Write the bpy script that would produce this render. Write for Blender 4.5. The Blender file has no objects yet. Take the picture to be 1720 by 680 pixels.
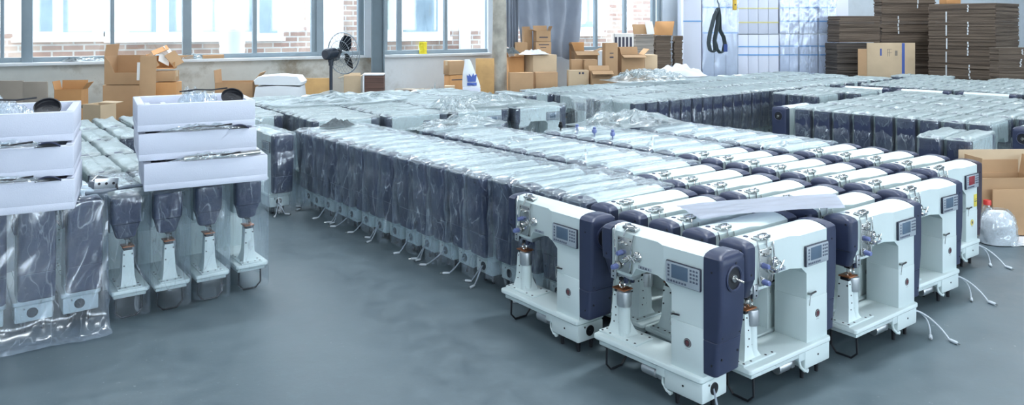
import bpy, bmesh, math, random
from mathutils import Vector, Matrix, noise
PI = math.pi
C = bpy.context.scene.collection
SC = bpy.context.scene
# ------------------------------------------------------------------ camera numbers (frame 1720 x 680)
F, CX, HY, CAMZ = 1282.6, 860.0, 38.05, 1.33
def at(px, py, z):
    """point on the horizontal plane of height z seen at pixel px, py"""
    d = F * (CAMZ - z) / (py - HY)
    return Vector(((px - CX) / F * d, d, z))
def pd(px, py, d):
    return Vector(((px - CX) / F * d, d, CAMZ - (py - HY) / F * d))
def zd(py, d): return CAMZ - (py - HY) / F * d
# ------------------------------------------------------------------ materials
M = {}
def newmat(name):
    m = bpy.data.materials.new(name); m.use_nodes = True
    nt = m.node_tree; nt.nodes.clear()
    out = nt.nodes.new('ShaderNodeOutputMaterial')
    M[name] = m
    return m, nt, out
def N(nt, t, **kw):
    n = nt.nodes.new(t)
    for k, v in kw.items():
        if k.startswith('i_'):
            n.inputs[k[2:].replace('_', ' ')].default_value = v
        else: setattr(n, k, v)
    return n
def ramp(nt, src, stops):
    r = nt.nodes.new('ShaderNodeValToRGB')
    els = r.color_ramp.elements
    while len(els) < len(stops): els.new(0.5)
    for e, (p, c) in zip(els, stops):
        e.position = p; e.color = (*c, 1) if len(c) == 3 else c
    nt.links.new(src, r.inputs['Fac'])
    return r
def noise_tex(nt, scale, detail=4, rough=.55, stretch=None):
    g = N(nt, 'ShaderNodeNewGeometry')
    src = g.outputs['Position']
    if stretch:
        mp = N(nt, 'ShaderNodeMapping'); mp.inputs['Scale'].default_value = stretch
        nt.links.new(src, mp.inputs['Vector']); src = mp.outputs['Vector']
    n = N(nt, 'ShaderNodeTexNoise'); n.inputs['Scale'].default_value = scale
    n.inputs['Detail'].default_value = detail; n.inputs['Roughness'].default_value = rough
    nt.links.new(src, n.inputs['Vector'])
    return n
def pbr(name, col, rough=.5, metal=0., var=0., vscale=8, bump=0., bscale=60, spec=.5, coat=0.):
    m, nt, out = newmat(name)
    b = N(nt, 'ShaderNodeBsdfPrincipled')
    b.inputs['Base Color'].default_value = (*col, 1)
    b.inputs['Roughness'].default_value = rough; b.inputs['Metallic'].default_value = metal
    b.inputs['Specular IOR Level'].default_value = spec
    if coat: b.inputs['Coat Weight'].default_value = coat
    if var:
        n = noise_tex(nt, vscale)
        r = ramp(nt, n.outputs['Fac'], [(.3, tuple(c * (1 - var) for c in col)), (.7, tuple(min(1, c * (1 + var * .5)) for c in col))])
        nt.links.new(r.outputs['Color'], b.inputs['Base Color'])
    if bump:
        n2 = noise_tex(nt, bscale)
        bp = N(nt, 'ShaderNodeBump'); bp.inputs['Strength'].default_value = bump; bp.inputs['Distance'].default_value = .01
        nt.links.new(n2.outputs['Fac'], bp.inputs['Height']); nt.links.new(bp.outputs['Normal'], b.inputs['Normal'])
    nt.links.new(b.outputs['BSDF'], out.inputs['Surface'])
    return m
pbr('white_paint', (.70, .80, .80), .34, var=.03, vscale=5)
pbr('navy_plastic', (.036, .046, .092), .38, var=.08, vscale=12, spec=.4)
pbr('maroon_plastic', (.045, .030, .050), .38)
pbr('black', (.012, .013, .018), .45)
pbr('steel', (.62, .62, .60), .24, metal=1., bump=.05)
pbr('chrome', (.75, .75, .74), .12, metal=1.)
pbr('aluminium', (.66, .68, .70), .38, metal=1.)
pbr('copper_plate', (.42, .16, .07), .3, metal=.7)
pbr('blue_knob', (.16, .20, .42), .3)
pbr('panel_face', (.40, .45, .50), .35)
pbr('panel_rim', (.03, .035, .06), .4)
pbr('screen_glass', (.10, .15, .215), .15)
pbr('red_screen', (.30, .03, .04), .2)
pbr('button_dark', (.09, .11, .16), .5)
pbr('badge_dark', (.06, .05, .06), .4)
pbr('badge_red', (.20, .05, .06), .4)
pbr('badge_light', (.55, .58, .58), .4)
pbr('yellow_label', (.75, .62, .08), .5)
pbr('cord_grey', (.36, .41, .47), .5)
pbr('cord_dark', (.14, .17, .21), .5)
pbr('plug_white', (.60, .65, .70), .45)
pbr('foam', (.66, .695, .80), .8, bump=.12, bscale=220)
pbr('sheet_foam', (.62, .66, .76), .5)
pbr('foam_soft', (.72, .75, .79), .85, bump=.1, bscale=30)
pbr('card', (.46, .29, .16), .85, var=.12, vscale=3)
pbr('card_warm', (.52, .27, .11), .85, var=.15, vscale=3)
pbr('card_pale', (.55, .42, .28), .85, var=.12, vscale=3)
pbr('card_grey', (.28, .24, .20), .85, var=.15, vscale=3)
pbr('card_white', (.75, .74, .72), .8)
pbr('card_print', (.06, .06, .09), .8)
pbr('plywood', (.58, .35, .14), .7, var=.25, vscale=4)
pbr('tape', (.55, .42, .26), .3)
pbr('blue_print', (.05, .10, .36), .6)
pbr('blue_strap', (.16, .36, .66), .5)
pbr('yellow_strap', (.66, .62, .30), .5)
pbr('white_strap', (.72, .75, .78), .6)
pbr('steel_blue', (.15, .20, .235), .5, var=.08)
pbr('frame_grey', (.23, .29, .33), .45, var=.06)
pbr('fan_black', (.012, .02, .035), .4)
pbr('fan_wire', (.30, .34, .37), .4, metal=.6)
pbr('curtain', (.30, .34, .41), .8, var=.12, vscale=3)
pbr('drape', (.42, .40, .35), .8, var=.35, vscale=7)
pbr('sling', (.045, .065, .075), .7, bump=.3, bscale=200)
pbr('sling_blue', (.03, .06, .22), .7)
pbr('hoist_yellow', (.70, .45, .05), .45)
pbr('sponge_yellow', (.80, .68, .05), .9, bump=.5, bscale=90)
pbr('red_cap', (.6, .05, .04), .4)
pbr('dark_rag', (.10, .12, .13), .9)
pbr('paper', (.80, .82, .86), .8)
pbr('olive', (.30, .33, .08), .6)
# stacks of flat sheets: fine horizontal layers
def strata(name, c1, c2, sc=55):
    m, nt, out = newmat(name)
    n = noise_tex(nt, 1.0, 5, .6, (1.2, 1.2, sc))
    r = ramp(nt, n.outputs['Fac'], [(.35, c1), (.65, c2)])
    b = N(nt, 'ShaderNodeBsdfPrincipled'); b.inputs['Roughness'].default_value = .9
    nt.links.new(r.outputs['Color'], b.inputs['Base Color'])
    bp = N(nt, 'ShaderNodeBump'); bp.inputs['Strength'].default_value = .6; bp.inputs['Distance'].default_value = .01
    nt.links.new(n.outputs['Fac'], bp.inputs['Height']); nt.links.new(bp.outputs['Normal'], b.inputs['Normal'])
    nt.links.new(b.outputs['BSDF'], out.inputs['Surface'])
strata('strata_brown', (.085, .062, .048), (.19, .145, .11))
strata('strata_dark', (.05, .042, .04), (.12, .10, .085))
strata('strata_grey', (.20, .19, .18), (.42, .38, .34), 40)
strata('strata_wood', (.06, .035, .03), (.16, .09, .07), 25)
# clear polythene film
def film(name, base=.06, edge=.35, tint=(.96, .985, 1.), white=.5, rough=.16, bump=.5, scale=14, stretch=(1, 1, .55), crease=.30, grey=(.76, .84, .89)):
    m, nt, out = newmat(name)
    L = nt.links.new
    tr = N(nt, 'ShaderNodeBsdfTransparent'); tr.inputs['Color'].default_value = (*tint, 1)
    df = N(nt, 'ShaderNodeBsdfDiffuse'); df.inputs['Color'].default_value = (*grey, 1)
    gl = N(nt, 'ShaderNodeBsdfGlossy'); gl.inputs['Roughness'].default_value = rough; gl.inputs['Color'].default_value = (.95, .98, 1, 1)
    n = noise_tex(nt, scale, 3, .6, stretch); n.noise_type = 'RIDGED_MULTIFRACTAL'
    n2 = noise_tex(nt, scale * .35, 2, .5, stretch)
    bp = N(nt, 'ShaderNodeBump'); bp.inputs['Strength'].default_value = bump; bp.inputs['Distance'].default_value = .02
    L(n.outputs['Fac'], bp.inputs['Height'])
    for q in (df, gl): L(bp.outputs['Normal'], q.inputs['Normal'])
    body = N(nt, 'ShaderNodeMixShader'); body.inputs['Fac'].default_value = 1 - white
    L(df.outputs[0], body.inputs[1]); L(gl.outputs[0], body.inputs[2])
    lw = N(nt, 'ShaderNodeLayerWeight'); lw.inputs['Blend'].default_value = .25
    L(bp.outputs['Normal'], lw.inputs['Normal'])
    mr = N(nt, 'ShaderNodeMapRange'); mr.inputs['To Min'].default_value = base; mr.inputs['To Max'].default_value = base + edge
    L(lw.outputs['Facing'], mr.inputs['Value'])
    ad = N(nt, 'ShaderNodeMath', operation='MULTIPLY_ADD'); ad.inputs[1].default_value = .25; ad.inputs[2].default_value = -.11
    L(n2.outputs['Fac'], ad.inputs[0])
    sm = N(nt, 'ShaderNodeMath', operation='ADD'); L(mr.outputs['Result'], sm.inputs[0]); L(ad.outputs[0], sm.inputs[1])
    tot = sm
    # creases: folded film is cloudier along the fold
    for sc, wd, amt in ((scale * .7, .011, crease), (scale * 1.7, .011, crease * .8), (scale * 3.6, .010, crease * .6)):
        c = noise_tex(nt, sc, 2, .4, stretch); c.inputs['Distortion'].default_value = .3
        d = N(nt, 'ShaderNodeMath', operation='SUBTRACT'); d.inputs[1].default_value = .5; L(c.outputs['Fac'], d.inputs[0])
        a = N(nt, 'ShaderNodeMath', operation='ABSOLUTE'); L(d.outputs[0], a.inputs[0])
        r = N(nt, 'ShaderNodeMapRange'); r.inputs['From Max'].default_value = wd; r.inputs['To Min'].default_value = amt; r.inputs['To Max'].default_value = 0
        L(a.outputs[0], r.inputs['Value'])
        t2 = N(nt, 'ShaderNodeMath', operation='ADD'); L(tot.outputs[0], t2.inputs[0]); L(r.outputs['Result'], t2.inputs[1]); tot = t2
    cl = N(nt, 'ShaderNodeClamp'); cl.inputs['Min'].default_value = .012; cl.inputs['Max'].default_value = .92; L(tot.outputs[0], cl.inputs['Value'])
    mx = N(nt, 'ShaderNodeMixShader')
    L(cl.outputs[0], mx.inputs['Fac']); L(tr.outputs[0], mx.inputs[1]); L(body.outputs[0], mx.inputs[2])
    L(mx.outputs[0], out.inputs['Surface'])
    return m
film('film_clear', .058, .32, white=.38, grey=(.66, .77, .92), rough=.2, scale=17, stretch=(1, 1, .30), crease=.34, bump=.8)
film('film_top', .24, .32, white=.64, rough=.24, scale=15, crease=.20, bump=.6, grey=(.48, .55, .58))
film('film_milky', .08, .32, white=.42, rough=.2, scale=16, stretch=(1, 1, .5), crease=.45, bump=.8, grey=(.62, .70, .72))
film('film_far_top', .50, .30, white=.80, rough=.34, scale=7, crease=.30, bump=.9, grey=(.36, .43, .44))
film('film_heap', .26, .34, white=.70, rough=.3, scale=5, grey=(.38, .45, .46), crease=.28, bump=.5)
film('film_blue', .15, .32, grey=(.70, .79, .92), tint=(.88, .93, .995), white=.46, scale=9, stretch=(1, 1, .3), crease=.28, bump=.8)
film('film_small', .12, .42, white=.45, scale=30, bump=.8)
# window glass
m, nt, out = newmat('glass')
tr = N(nt, 'ShaderNodeBsdfTransparent'); tr.inputs['Color'].default_value = (.95, .98, 1, 1)
gl = N(nt, 'ShaderNodeBsdfGlossy'); gl.inputs['Roughness'].default_value = .03
mx = N(nt, 'ShaderNodeMixShader'); mx.inputs['Fac'].default_value = .06
nt.links.new(tr.outputs[0], mx.inputs[1]); nt.links.new(gl.outputs[0], mx.inputs[2]); nt.links.new(mx.outputs[0], out.inputs['Surface'])
# painted concrete floor
m, nt, out = newmat('floor_paint')
b = N(nt, 'ShaderNodeBsdfPrincipled')
n1 = noise_tex(nt, .9, 6, .6); n2 = noise_tex(nt, 10, 8, .72); n3 = noise_tex(nt, 38, 3, .6)
r1 = ramp(nt, n1.outputs['Fac'], [(.30, (.100, .134, .155)), (.50, (.115, .154, .177)), (.72, (.138, .180, .202))])
r2 = ramp(nt, n2.outputs['Fac'], [(.34, (.80, .83, .85)), (.56, (1, 1, 1)), (.76, (1.22, 1.22, 1.20))])
mul = N(nt, 'ShaderNodeMix', data_type='RGBA', blend_type='MULTIPLY'); mul.inputs[0].default_value = 1
nt.links.new(r1.outputs[0], mul.inputs[6]); nt.links.new(r2.outputs[0], mul.inputs[7])
sp = ramp(nt, n3.outputs['Fac'], [(.66, (0, 0, 0)), (.72, (1, 1, 1))])
msk = ramp(nt, n1.outputs['Fac'], [(.50, (0, 0, 0)), (.62, (.55, .55, .55))])
mm = N(nt, 'ShaderNodeMath', operation='MULTIPLY'); nt.links.new(sp.outputs[0], mm.inputs[0]); nt.links.new(msk.outputs[0], mm.inputs[1])
mx = N(nt, 'ShaderNodeMix', data_type='RGBA'); nt.links.new(mm.outputs[0], mx.inputs[0]); nt.links.new(mul.outputs[2], mx.inputs[6]); mx.inputs[7].default_value = (.36, .40, .42, 1)
nt.links.new(mx.outputs[2], b.inputs['Base Color'])
rr = ramp(nt, n2.outputs['Fac'], [(.3, (.34, .34, .34)), (.7, (.55, .55, .55))]); nt.links.new(rr.outputs[0], b.inputs['Roughness'])
bp = N(nt, 'ShaderNodeBump'); bp.inputs['Strength'].default_value = .12; bp.inputs['Distance'].default_value = .01
nt.links.new(n2.outputs['Fac'], bp.inputs['Height']); nt.links.new(bp.outputs[0], b.inputs['Normal'])
nt.links.new(b.outputs[0], out.inputs[0])
# plaster with stains
def plaster(name, base, stain, lo=.52, hi=.72):
    m, nt, out = newmat(name)
    b = N(nt, 'ShaderNodeBsdfPrincipled'); b.inputs['Roughness'].default_value = .85
    n1 = noise_tex(nt, 1.7, 8, .68)
    r = ramp(nt, n1.outputs['Fac'], [(.30, tuple(c * .9 for c in base)), (lo, base), (hi, stain)])
    nt.links.new(r.outputs[0], b.inputs['Base Color']); nt.links.new(b.outputs[0], out.inputs[0])
plaster('plaster_dirty', (.54, .55, .52), (.27, .24, .19), .50, .68)
plaster('plaster_clean', (.66, .70, .73), (.42, .42, .40), .58, .80)
pbr('roof_grey', (.30, .33, .36), .8)
plaster('plaster_blue', (.70, .77, .83), (.60, .67, .74), .5, .8)
# outside brick
m, nt, out = newmat('brick')
tc = N(nt, 'ShaderNodeTexCoord'); mp = N(nt, 'ShaderNodeMapping')
mp.inputs['Rotation'].default_value = (PI / 2, 0, 0)
bt = N(nt, 'ShaderNodeTexBrick'); bt.inputs['Scale'].default_value = 1.0
bt.inputs['Color1'].default_value = (.34, .22, .18, 1); bt.inputs['Color2'].default_value = (.48, .38, .32, 1); bt.inputs['Mortar'].default_value = (.54, .52, .50, 1)
bt.inputs['Brick Width'].default_value = .26; bt.inputs['Row Height'].default_value = .085; bt.inputs['Mortar Size'].default_value = .012; bt.inputs['Bias'].default_value = -.1
nt.links.new(tc.outputs['Object'], mp.inputs[0]); nt.links.new(mp.outputs[0], bt.inputs['Vector'])
n1 = noise_tex(nt, 3, 5)
r = ramp(nt, n1.outputs['Fac'], [(.35, (.75, .75, .75)), (.7, (1.25, 1.25, 1.25))])
mul = N(nt, 'ShaderNodeMix', data_type='RGBA', blend_type='MULTIPLY'); mul.inputs[0].default_value = 1
nt.links.new(bt.outputs['Color'], mul.inputs[6]); nt.links.new(r.outputs[0], mul.inputs[7])
b = N(nt, 'ShaderNodeBsdfPrincipled'); b.inputs['Roughness'].default_value = .9
nt.links.new(mul.outputs[2], b.inputs['Base Color']); nt.links.new(b.outputs[0], out.inputs[0])
pbr('outside_white', (.86, .87, .88), .6)
pbr('outside_glass', (.24, .32, .38), .12, var=.35, vscale=1.6)
pbr('outside_ground', (.5, .5, .48), .9)
pbr('outside_green', (.16, .22, .20), .6)

# ------------------------------------------------------------------ mesh helpers
class MB:
    def __init__(s): s.bm = bmesh.new(); s.mats = []; s.mi = 0
    def mat(s, name):
        if name not in s.mats: s.mats.append(name)
        s.mi = s.mats.index(name); return s
    def _faces(s, before):
        for f in s.bm.faces:
            if f.index == -1 or f not in before: pass
    def add(s, verts, faces, xf=None):
        vs = [s.bm.verts.new(xf @ Vector(v) if xf else v) for v in verts]
        out = []
        for f in faces:
            try:
                fc = s.bm.faces.new([vs[i] for i in f]); fc.material_index = s.mi; fc.smooth = True; out.append(fc)
            except ValueError: pass
        return vs, out
    def box(s, x0, x1, y0, y1, z0, z1, bev=0., seg=2, xf=None):
        v = [(x, y, z) for z in (z0, z1) for y in (y0, y1) for x in (x0, x1)]
        f = [(0, 2, 3, 1), (4, 5, 7, 6), (0, 1, 5, 4), (2, 6, 7, 3), (0, 4, 6, 2), (1, 3, 7, 5)]
        vs, fs = s.add(v, f, xf)
        if bev:
            es = list({e for fc in fs for e in fc.edges})
            r = bmesh.ops.bevel(s.bm, geom=es, offset=bev, segments=seg, affect='EDGES', profile=.5)
            for fc in r['faces']: fc.material_index = s.mi; fc.smooth = True
        return s
    def loft(s, rings, cap=True, xf=None, closed=True):
        n = len(rings[0]); verts = [p for r in rings for p in r]; faces = []
        for k in range(len(rings) - 1):
            for i in range(n if closed else n - 1):
                j = (i + 1) % n
                faces.append((k * n + i, k * n + j, (k + 1) * n + j, (k + 1) * n + i))
        if cap:
            faces.append(tuple(range(n - 1, -1, -1))); b = (len(rings) - 1) * n
            faces.append(tuple(b + i for i in range(n)))
        s.add(verts, faces, xf); return s
    def cyl(s, p0, p1, r0, r1=None, n=16, cap=True):
        r1 = r0 if r1 is None else r1
        p0, p1 = Vector(p0), Vector(p1); d = (p1 - p0).normalized()
        a = d.orthogonal().normalized(); b = d.cross(a)
        ring = lambda p, r: [p + (a * math.cos(2 * PI * i / n) + b * math.sin(2 * PI * i / n)) * r for i in range(n)]
        return s.loft([ring(p0, r0), ring(p1, r1)], cap)
    def tube(s, pts, r, n=8, closed=False):
        pts = [Vector(p) for p in pts]; rings = []; L = len(pts); prev = None
        for i, p in enumerate(pts):
            a = pts[i - 1] if (i > 0 or closed) else p
            b = pts[(i + 1) % L] if (i < L - 1 or closed) else p
            d = (b - a).normalized()
            if prev is None: u = d.orthogonal().normalized()
            else:
                u = prev - d * prev.dot(d)
                u = u.normalized() if u.length > 1e-6 else d.orthogonal().normalized()
            prev = u; w = d.cross(u)
            rr = r[i] if isinstance(r, (list, tuple)) else r
            rings.append([p + (u * math.cos(2 * PI * k / n) + w * math.sin(2 * PI * k / n)) * rr for k in range(n)])
        if closed: rings.append(rings[0])
        return s.loft(rings, not closed)
    def lathe(s, prof, origin, axis, n=24, cap=False):
        o = Vector(origin); d = Vector(axis).normalized(); a = d.orthogonal().normalized(); b = d.cross(a)
        rings = [[o + d * h + (a * math.cos(2 * PI * i / n) + b * math.sin(2 * PI * i / n)) * max(r, 1e-5) for i in range(n)] for r, h in prof]
        return s.loft(rings, cap)
    def grid(s, fn, nu, nv):
        verts = [fn(i / nu, j / nv) for j in range(nv + 1) for i in range(nu + 1)]
        faces = [(j * (nu + 1) + i, j * (nu + 1) + i + 1, (j + 1) * (nu + 1) + i + 1, (j + 1) * (nu + 1) + i) for j in range(nv) for i in range(nu)]
        s.add(verts, faces); return s
    def mesh(s, name, ang=35, off=(0, 0, 0)):
        bmesh.ops.recalc_face_normals(s.bm, faces=s.bm.faces)
        if off != (0, 0, 0): bmesh.ops.translate(s.bm, verts=s.bm.verts, vec=off)
        me = bpy.data.meshes.new(name); s.bm.to_mesh(me); s.bm.free()
        for mn in s.mats: me.materials.append(M[mn])
        me.set_sharp_from_angle(angle=math.radians(ang))
        return me
def obj(name, mb, parent=None, off=(0, 0, 0), ang=35):
    me = mb.mesh(name, ang, off) if isinstance(mb, MB) else mb
    o = bpy.data.objects.new(name, me); C.objects.link(o)
    if parent is not None: o.parent = parent
    return o
def tag(o, label, cat, group=None, kind=None):
    o['label'] = label; o['category'] = cat
    if group: o['group'] = group
    if kind: o['kind'] = kind
    return o
def thing(name, label, cat, loc=(0, 0, 0), rz=0, group=None):
    o = bpy.data.objects.new(name, None); C.objects.link(o)
    o.location = loc; o.rotation_euler = (0, 0, rz); o.empty_display_size = .1
    return tag(o, label, cat, group)
def struct(name, mb, parent=None):
    o = obj(name, mb, parent)
    if parent is None: o['kind'] = 'structure'
    return o
KIDS = {}
def kids(o):
    if o.name not in KIDS: KIDS[o.name] = list(o.children)
    return KIDS[o.name]
def copy_tree(o, parent=None):
    c = o.copy(); C.objects.link(c); c.parent = parent
    for ch in kids(o): copy_tree(ch, c)
    return c

# ------------------------------------------------------------------ the sewing machine (local frame: x along the arm, head at x=0, display on the y=0 side)
OFF = (-.285, -.081, 0)
def arm_ring(x, yf, yb, zb, zt=.545, cr=.017, n=9):
    m, hw = (yf + yb) / 2, (yb - yf) / 2
    pts = [(x, yf, zb), (x, yf, zt)]
    for i in range(1, n):
        t = -1 + 2 * i / n
        pts.append((x, m + t * hw, zt + cr * (1 - abs(t) ** 2.2)))
    pts += [(x, yb, zt), (x, yb, zb)]
    return pts
def body_mb(mb):
    mb.mat('white_paint')
    st = [(.060, .046, .150, .392), (.066, .040, .155, .386), (.160, .040, .155, .386), (.185, .040, .155, .424), (.285, .040, .155, .425),
          (.322, .021, .157, .425), (.330, .021, .157, .424), (.363, .021, .157, .398), (.3632, .021, .157, .3008), (.497, .021, .157, .3008)]
    mb.loft([arm_ring(*t) for t in st])
    return mb
def column_mb(mb):
    mb.mat('white_paint').box(.3622, .4972, .0192, .1585, .136, .3005, .0022)
    return mb
def plate_mb(mb):
    mb.mat('white_paint')
    def rr(x0, x1, y0, y1, r, z, k=4):
        out = []
        for cx, cy, a0 in ((x1 - r, y1 - r, 0), (x0 + r, y1 - r, PI / 2), (x0 + r, y0 + r, PI), (x1 - r, y0 + r, 1.5 * PI)):
            for i in range(k + 1):
                a = a0 + PI / 2 * i / k; out.append((cx + r * math.cos(a), cy + r * math.sin(a), z))
        return out
    e = .0045
    mb.loft([rr(e, .5 - e, .002 + e, .16 - e, .012, .119), rr(0, .5, .002, .16, .014, .124), rr(0, .5, .002, .16, .014, .1355), rr(.002, .498, .004, .158, .013, .1388), rr(.006, .494, .008, .154, .012, .14)])
    mb.box(.022, .35, .014, .148, .100, .1195, .003)
    mb.box(.030, .075, .0125, .02, .104, .119, .002)
    mb.box(.16, .30, .0125, .02, .108, .119, .002)
    return mb
def casing_mb(mb):
    mb.mat('white_paint').box(.338, .500, .010, .150, .050, .1195, .006)
    mb.box(.30, .34, .012, .10, .085, .1195, .004)
    mb.mat('black').lathe([(.001, .001), (.019, .001), (.021, .0025), (.021, 0)], (.500, .075, .088), (1, 0, 0), 20)
    mb.cyl((.42, .0095, .088), (.42, .0085, .088), .004, n=8)
    mb.mat('steel').cyl((.501, .045, .108), (.503, .045, .108), .004, n=8)
    return mb
FOOT_XY = ((.37, .045), (.37, .115), (.465, .045), (.465, .115))
def foot_mb(mb, xy):
    return mb.mat('black').cyl((*xy, 0), (*xy, .052), .007, .009, n=10)
def feet_mb(mb):
    for q in FOOT_XY: foot_mb(mb, q)
    return mb
def leg_mb(mb):   # bent wire stand under the head
    mb.mat('black')
    mb.tube([(.05, .028, .102), (.05, .026, .03), (.05, .05, .005), (.05, .112, .005), (.05, .136, .03), (.05, .134, .102)], .0042, 8)
    mb.box(.045, .055, .02, .142, .094, .102)
    return mb
def head_mb(mb):
    mb.mat('navy_plastic')
    def r(z, xs, y0, y1, xe=.0655, cr=.016):
        p = [(xe, y0, z), (xe, y1, z)]
        for i in range(5):
            a = PI / 2 + PI / 2 * i / 4; p.append((xs + cr + cr * math.cos(a), y1 - cr + cr * math.sin(a), z))
        for i in range(5):
            a = PI + PI / 2 * i / 4; p.append((xs + cr + cr * math.cos(a), y0 + cr + cr * math.sin(a), z))
        return p
    mb.loft([r(.362, .036, .060, .128, .062), r(.368, .031, .054, .134), r(.426, .024, .036, .151), r(.432, .018, .032, .1545), r(.48, .013, .031, .1555), r(.530, .012, .031, .1555),
             r(.545, .014, .032, .1545, cr=.018), r(.5535, .020, .040, .147, cr=.018), r(.5595, .028, .058, .129, cr=.018), r(.562, .036, .075, .112, cr=.016)])
    mb.mat('black')
    mb.cyl((.045, .0312, .45), (.045, .0298, .45), .004, n=8); mb.cyl((.0135, .052, .536), (.0105, .052, .536), .004, n=8)
    return mb
def rear_mb(mb, mat='navy_plastic'):
    mb.mat(mat)
    def r(z, xe, y0, y1, cr=.014):
        p = [(.4975, y1, z), (.4975, y0, z)]
        for i in range(5):
            a = 1.5 * PI + PI / 2 * i / 4; p.append((xe - cr + cr * math.cos(a), y0 + cr + cr * math.sin(a), z))
        for i in range(5):
            a = PI / 2 * i / 4; p.append((xe - cr + cr * math.cos(a), y1 - cr + cr * math.sin(a), z))
        return p
    mb.loft([r(.151, .541, .026, .152), r(.156, .546, .0205, .1575), r(.266, .555, .0195, .1585), r(.2685, .553, .0215, .1565), r(.271, .556, .0195, .1585), r(.33, .565, .0195, .1585),
             r(.42, .569, .0195, .1585), r(.525, .569, .0195, .1585), r(.545, .567, .0205, .1575), r(.5545, .560, .030, .148, .018), r(.5605, .552, .05, .128, .018), r(.563, .545, .07, .108, .016)])
    mb.mat('black')
    for x, y, z in ((.5565, .04, .285), (.5565, .138, .285), (.552, .045, .21), (.552, .135, .22), (.5695, .1, .525)):
        mb.cyl((x - .003, y, z), (x + .0018, y, z), .0042, n=8)
    for x, z in ((.53, .50), (.53, .19)): mb.cyl((x, .0205, z), (x, .0182, z), .0036, n=8)
    return mb
def wheel_mbs():
    a = MB().mat('navy_plastic').lathe([(.036, .0), (.036, .004), (.040, .0065), (.0445, .005), (.0455, .0), (.0445, -.003)], (.5685, .0875, .477), (1, 0, 0), 32)
    a.mat('black').lathe([(.0001, .0012), (.036, .0012), (.037, .004)], (.5685, .0875, .477), (1, 0, 0), 32)
    b = MB().mat('steel').cyl((.570, .0875, .477), (.604, .094, .470), .0042, .0046, 12)
    b.lathe([(.0001, .006), (.012, .006), (.014, .002), (.014, -.001)], (.5695, .0875, .477), (1, 0, 0), 20)
    return a, b
def panel_mbs(red=False):
    k = MB().mat('panel_rim').box(.3445, .4915, .0105, .0205, .4245, .5025, .004)
    f = MB().mat('panel_face').box(.3475, .4885, .0085, .0112, .4275, .4995, .0025)
    s = MB().mat('red_screen' if red else 'screen_glass').box(.372, .441, .0072, .0088, .4475, .4945, .001)
    b = MB().mat('button_dark')
    def btn(x, z, w=.0085, h=.0075): b.box(x - w / 2, x + w / 2, .0072, .0088, z - h / 2, z + h / 2, .0008, 1)
    for i in range(4): btn(.3595, .488 - i * .0115)
    for i in range(7): btn(.3595 + i * .0118, .4365)
    for i in range(3):
        for j in range(4): btn(.4535 + i * .0125, .490 - j * .0125)
    return k, f, s, b
def tension_mbs():
    a = MB().mat('steel').box(.098, .168, .0345, .0405, .398, .528, .002)
    a.mat('black')
    for x, z in ((.104, .52), (.162, .405), (.162, .52), (.104, .405)): a.cyl((x, .0346, z), (x, .0332, z), .003, n=8)
    b = MB().mat('chrome')
    b.cyl((.122, .035, .508), (.122, .018, .508), .007, .005, 14); b.cyl((.140, .035, .506), (.140, .022, .506), .006, .006, 12); b.box(.12, .142, .026, .0295, .503, .510)
    b3 = MB().mat('chrome'); b3.lathe([(.001, .034), (.008, .034), (.010, .026), (.010, .008), (.014, .006), (.014, 0)], (.150, .0345, .452), (0, -1, 0), 18)
    b2 = MB().mat('chrome'); b0 = b; b = b2
    b.lathe([(.001, .010), (.008, .012), (.014, .010), (.020, .004), (.021, 0)], (.192, .041, .468), (0, -1, 0), 24)
    b.tube([(.192, .030, .468), (.192, .008, .468)], .004, 8)
    for a_ in range(4):
        t = PI / 4 + a_ * PI / 2
        b.tube([(.192, .010, .468), (.192 + .016 * math.cos(t), .010, .468 + .016 * math.sin(t))], .0028, 6)
    b = b0
    c = MB().mat('blue_knob'); c.lathe([(.001, .024), (.007, .024), (.009, .020), (.0095, .002), (.011, 0)], (.118, .034, .470), (0, -1, 0), 18)
    d = MB().mat('blue_knob'); d.lathe([(.001, .036), (.008, .036), (.010, .030), (.0105, .004)], (.104, .034, .418), (0, -1, 0), 18)
    d.mat('steel').lathe([(.0105, .012), (.0145, .011), (.0145, .002), (.010, 0)], (.104, .034, .418), (0, -1, 0), 18)
    e = MB().mat('chrome')
    e.tube([(.082, .060, .566), (.084, .038, .562), (.086, .030, .53), (.088, .031, .47), (.092, .030, .41)], .0032, 7)
    e.tube([(.142, .070, .5645), (.140, .038, .560), (.132, .030, .535)], .0028, 7)
    e.tube([(.178, .036, .545), (.172, .028, .50), (.168, .030, .44), (.16, .030, .41)], .0026, 7)
    e.box(.112, .176, .045, .074, .556, .5675, .002); e.cyl((.12, .058, .567), (.12, .058, .576), .004, n=10); e.cyl((.165, .058, .567), (.165, .058, .573), .004, n=10)
    e.tube([(.12, .058, .574), (.142, .052, .577), (.165, .058, .572)], .002, 6)
    g = MB().mat('aluminium').box(.064, .090, .0345, .041, .362, .41, .002); g.mat('black').cyl((.077, .0345, .39), (.077, .033, .39), .003, n=8); g.cyl((.077, .0345, .372), (.077, .033, .372), .003, n=8)
    return a, b, c, d, e, g, b2, b3
def needle_mb():
    a = MB().mat('aluminium').box(.070, .150, .062, .112, .366, .388, .003)
    a.mat('steel').cyl((.082, .083, .37), (.082, .083, .325), .0045, n=10).cyl((.098, .083, .37), (.098, .083, .338), .006, n=10)
    a.mat('navy_plastic').cyl((.110, .07, .37), (.110, .07, .346), .009, n=12).cyl((.128, .085, .37), (.128, .085, .350), .008, n=12)
    a.mat('steel').lathe([(.013, -.004), (.016, 0), (.013, .004), (.010, 0), (.013, -.004)], (.090, .07, .335), (0, -1, 0), 18)
    a.mat('black').box(.072, .1, .07, .095, .346, .358, .002)
    return a
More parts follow.
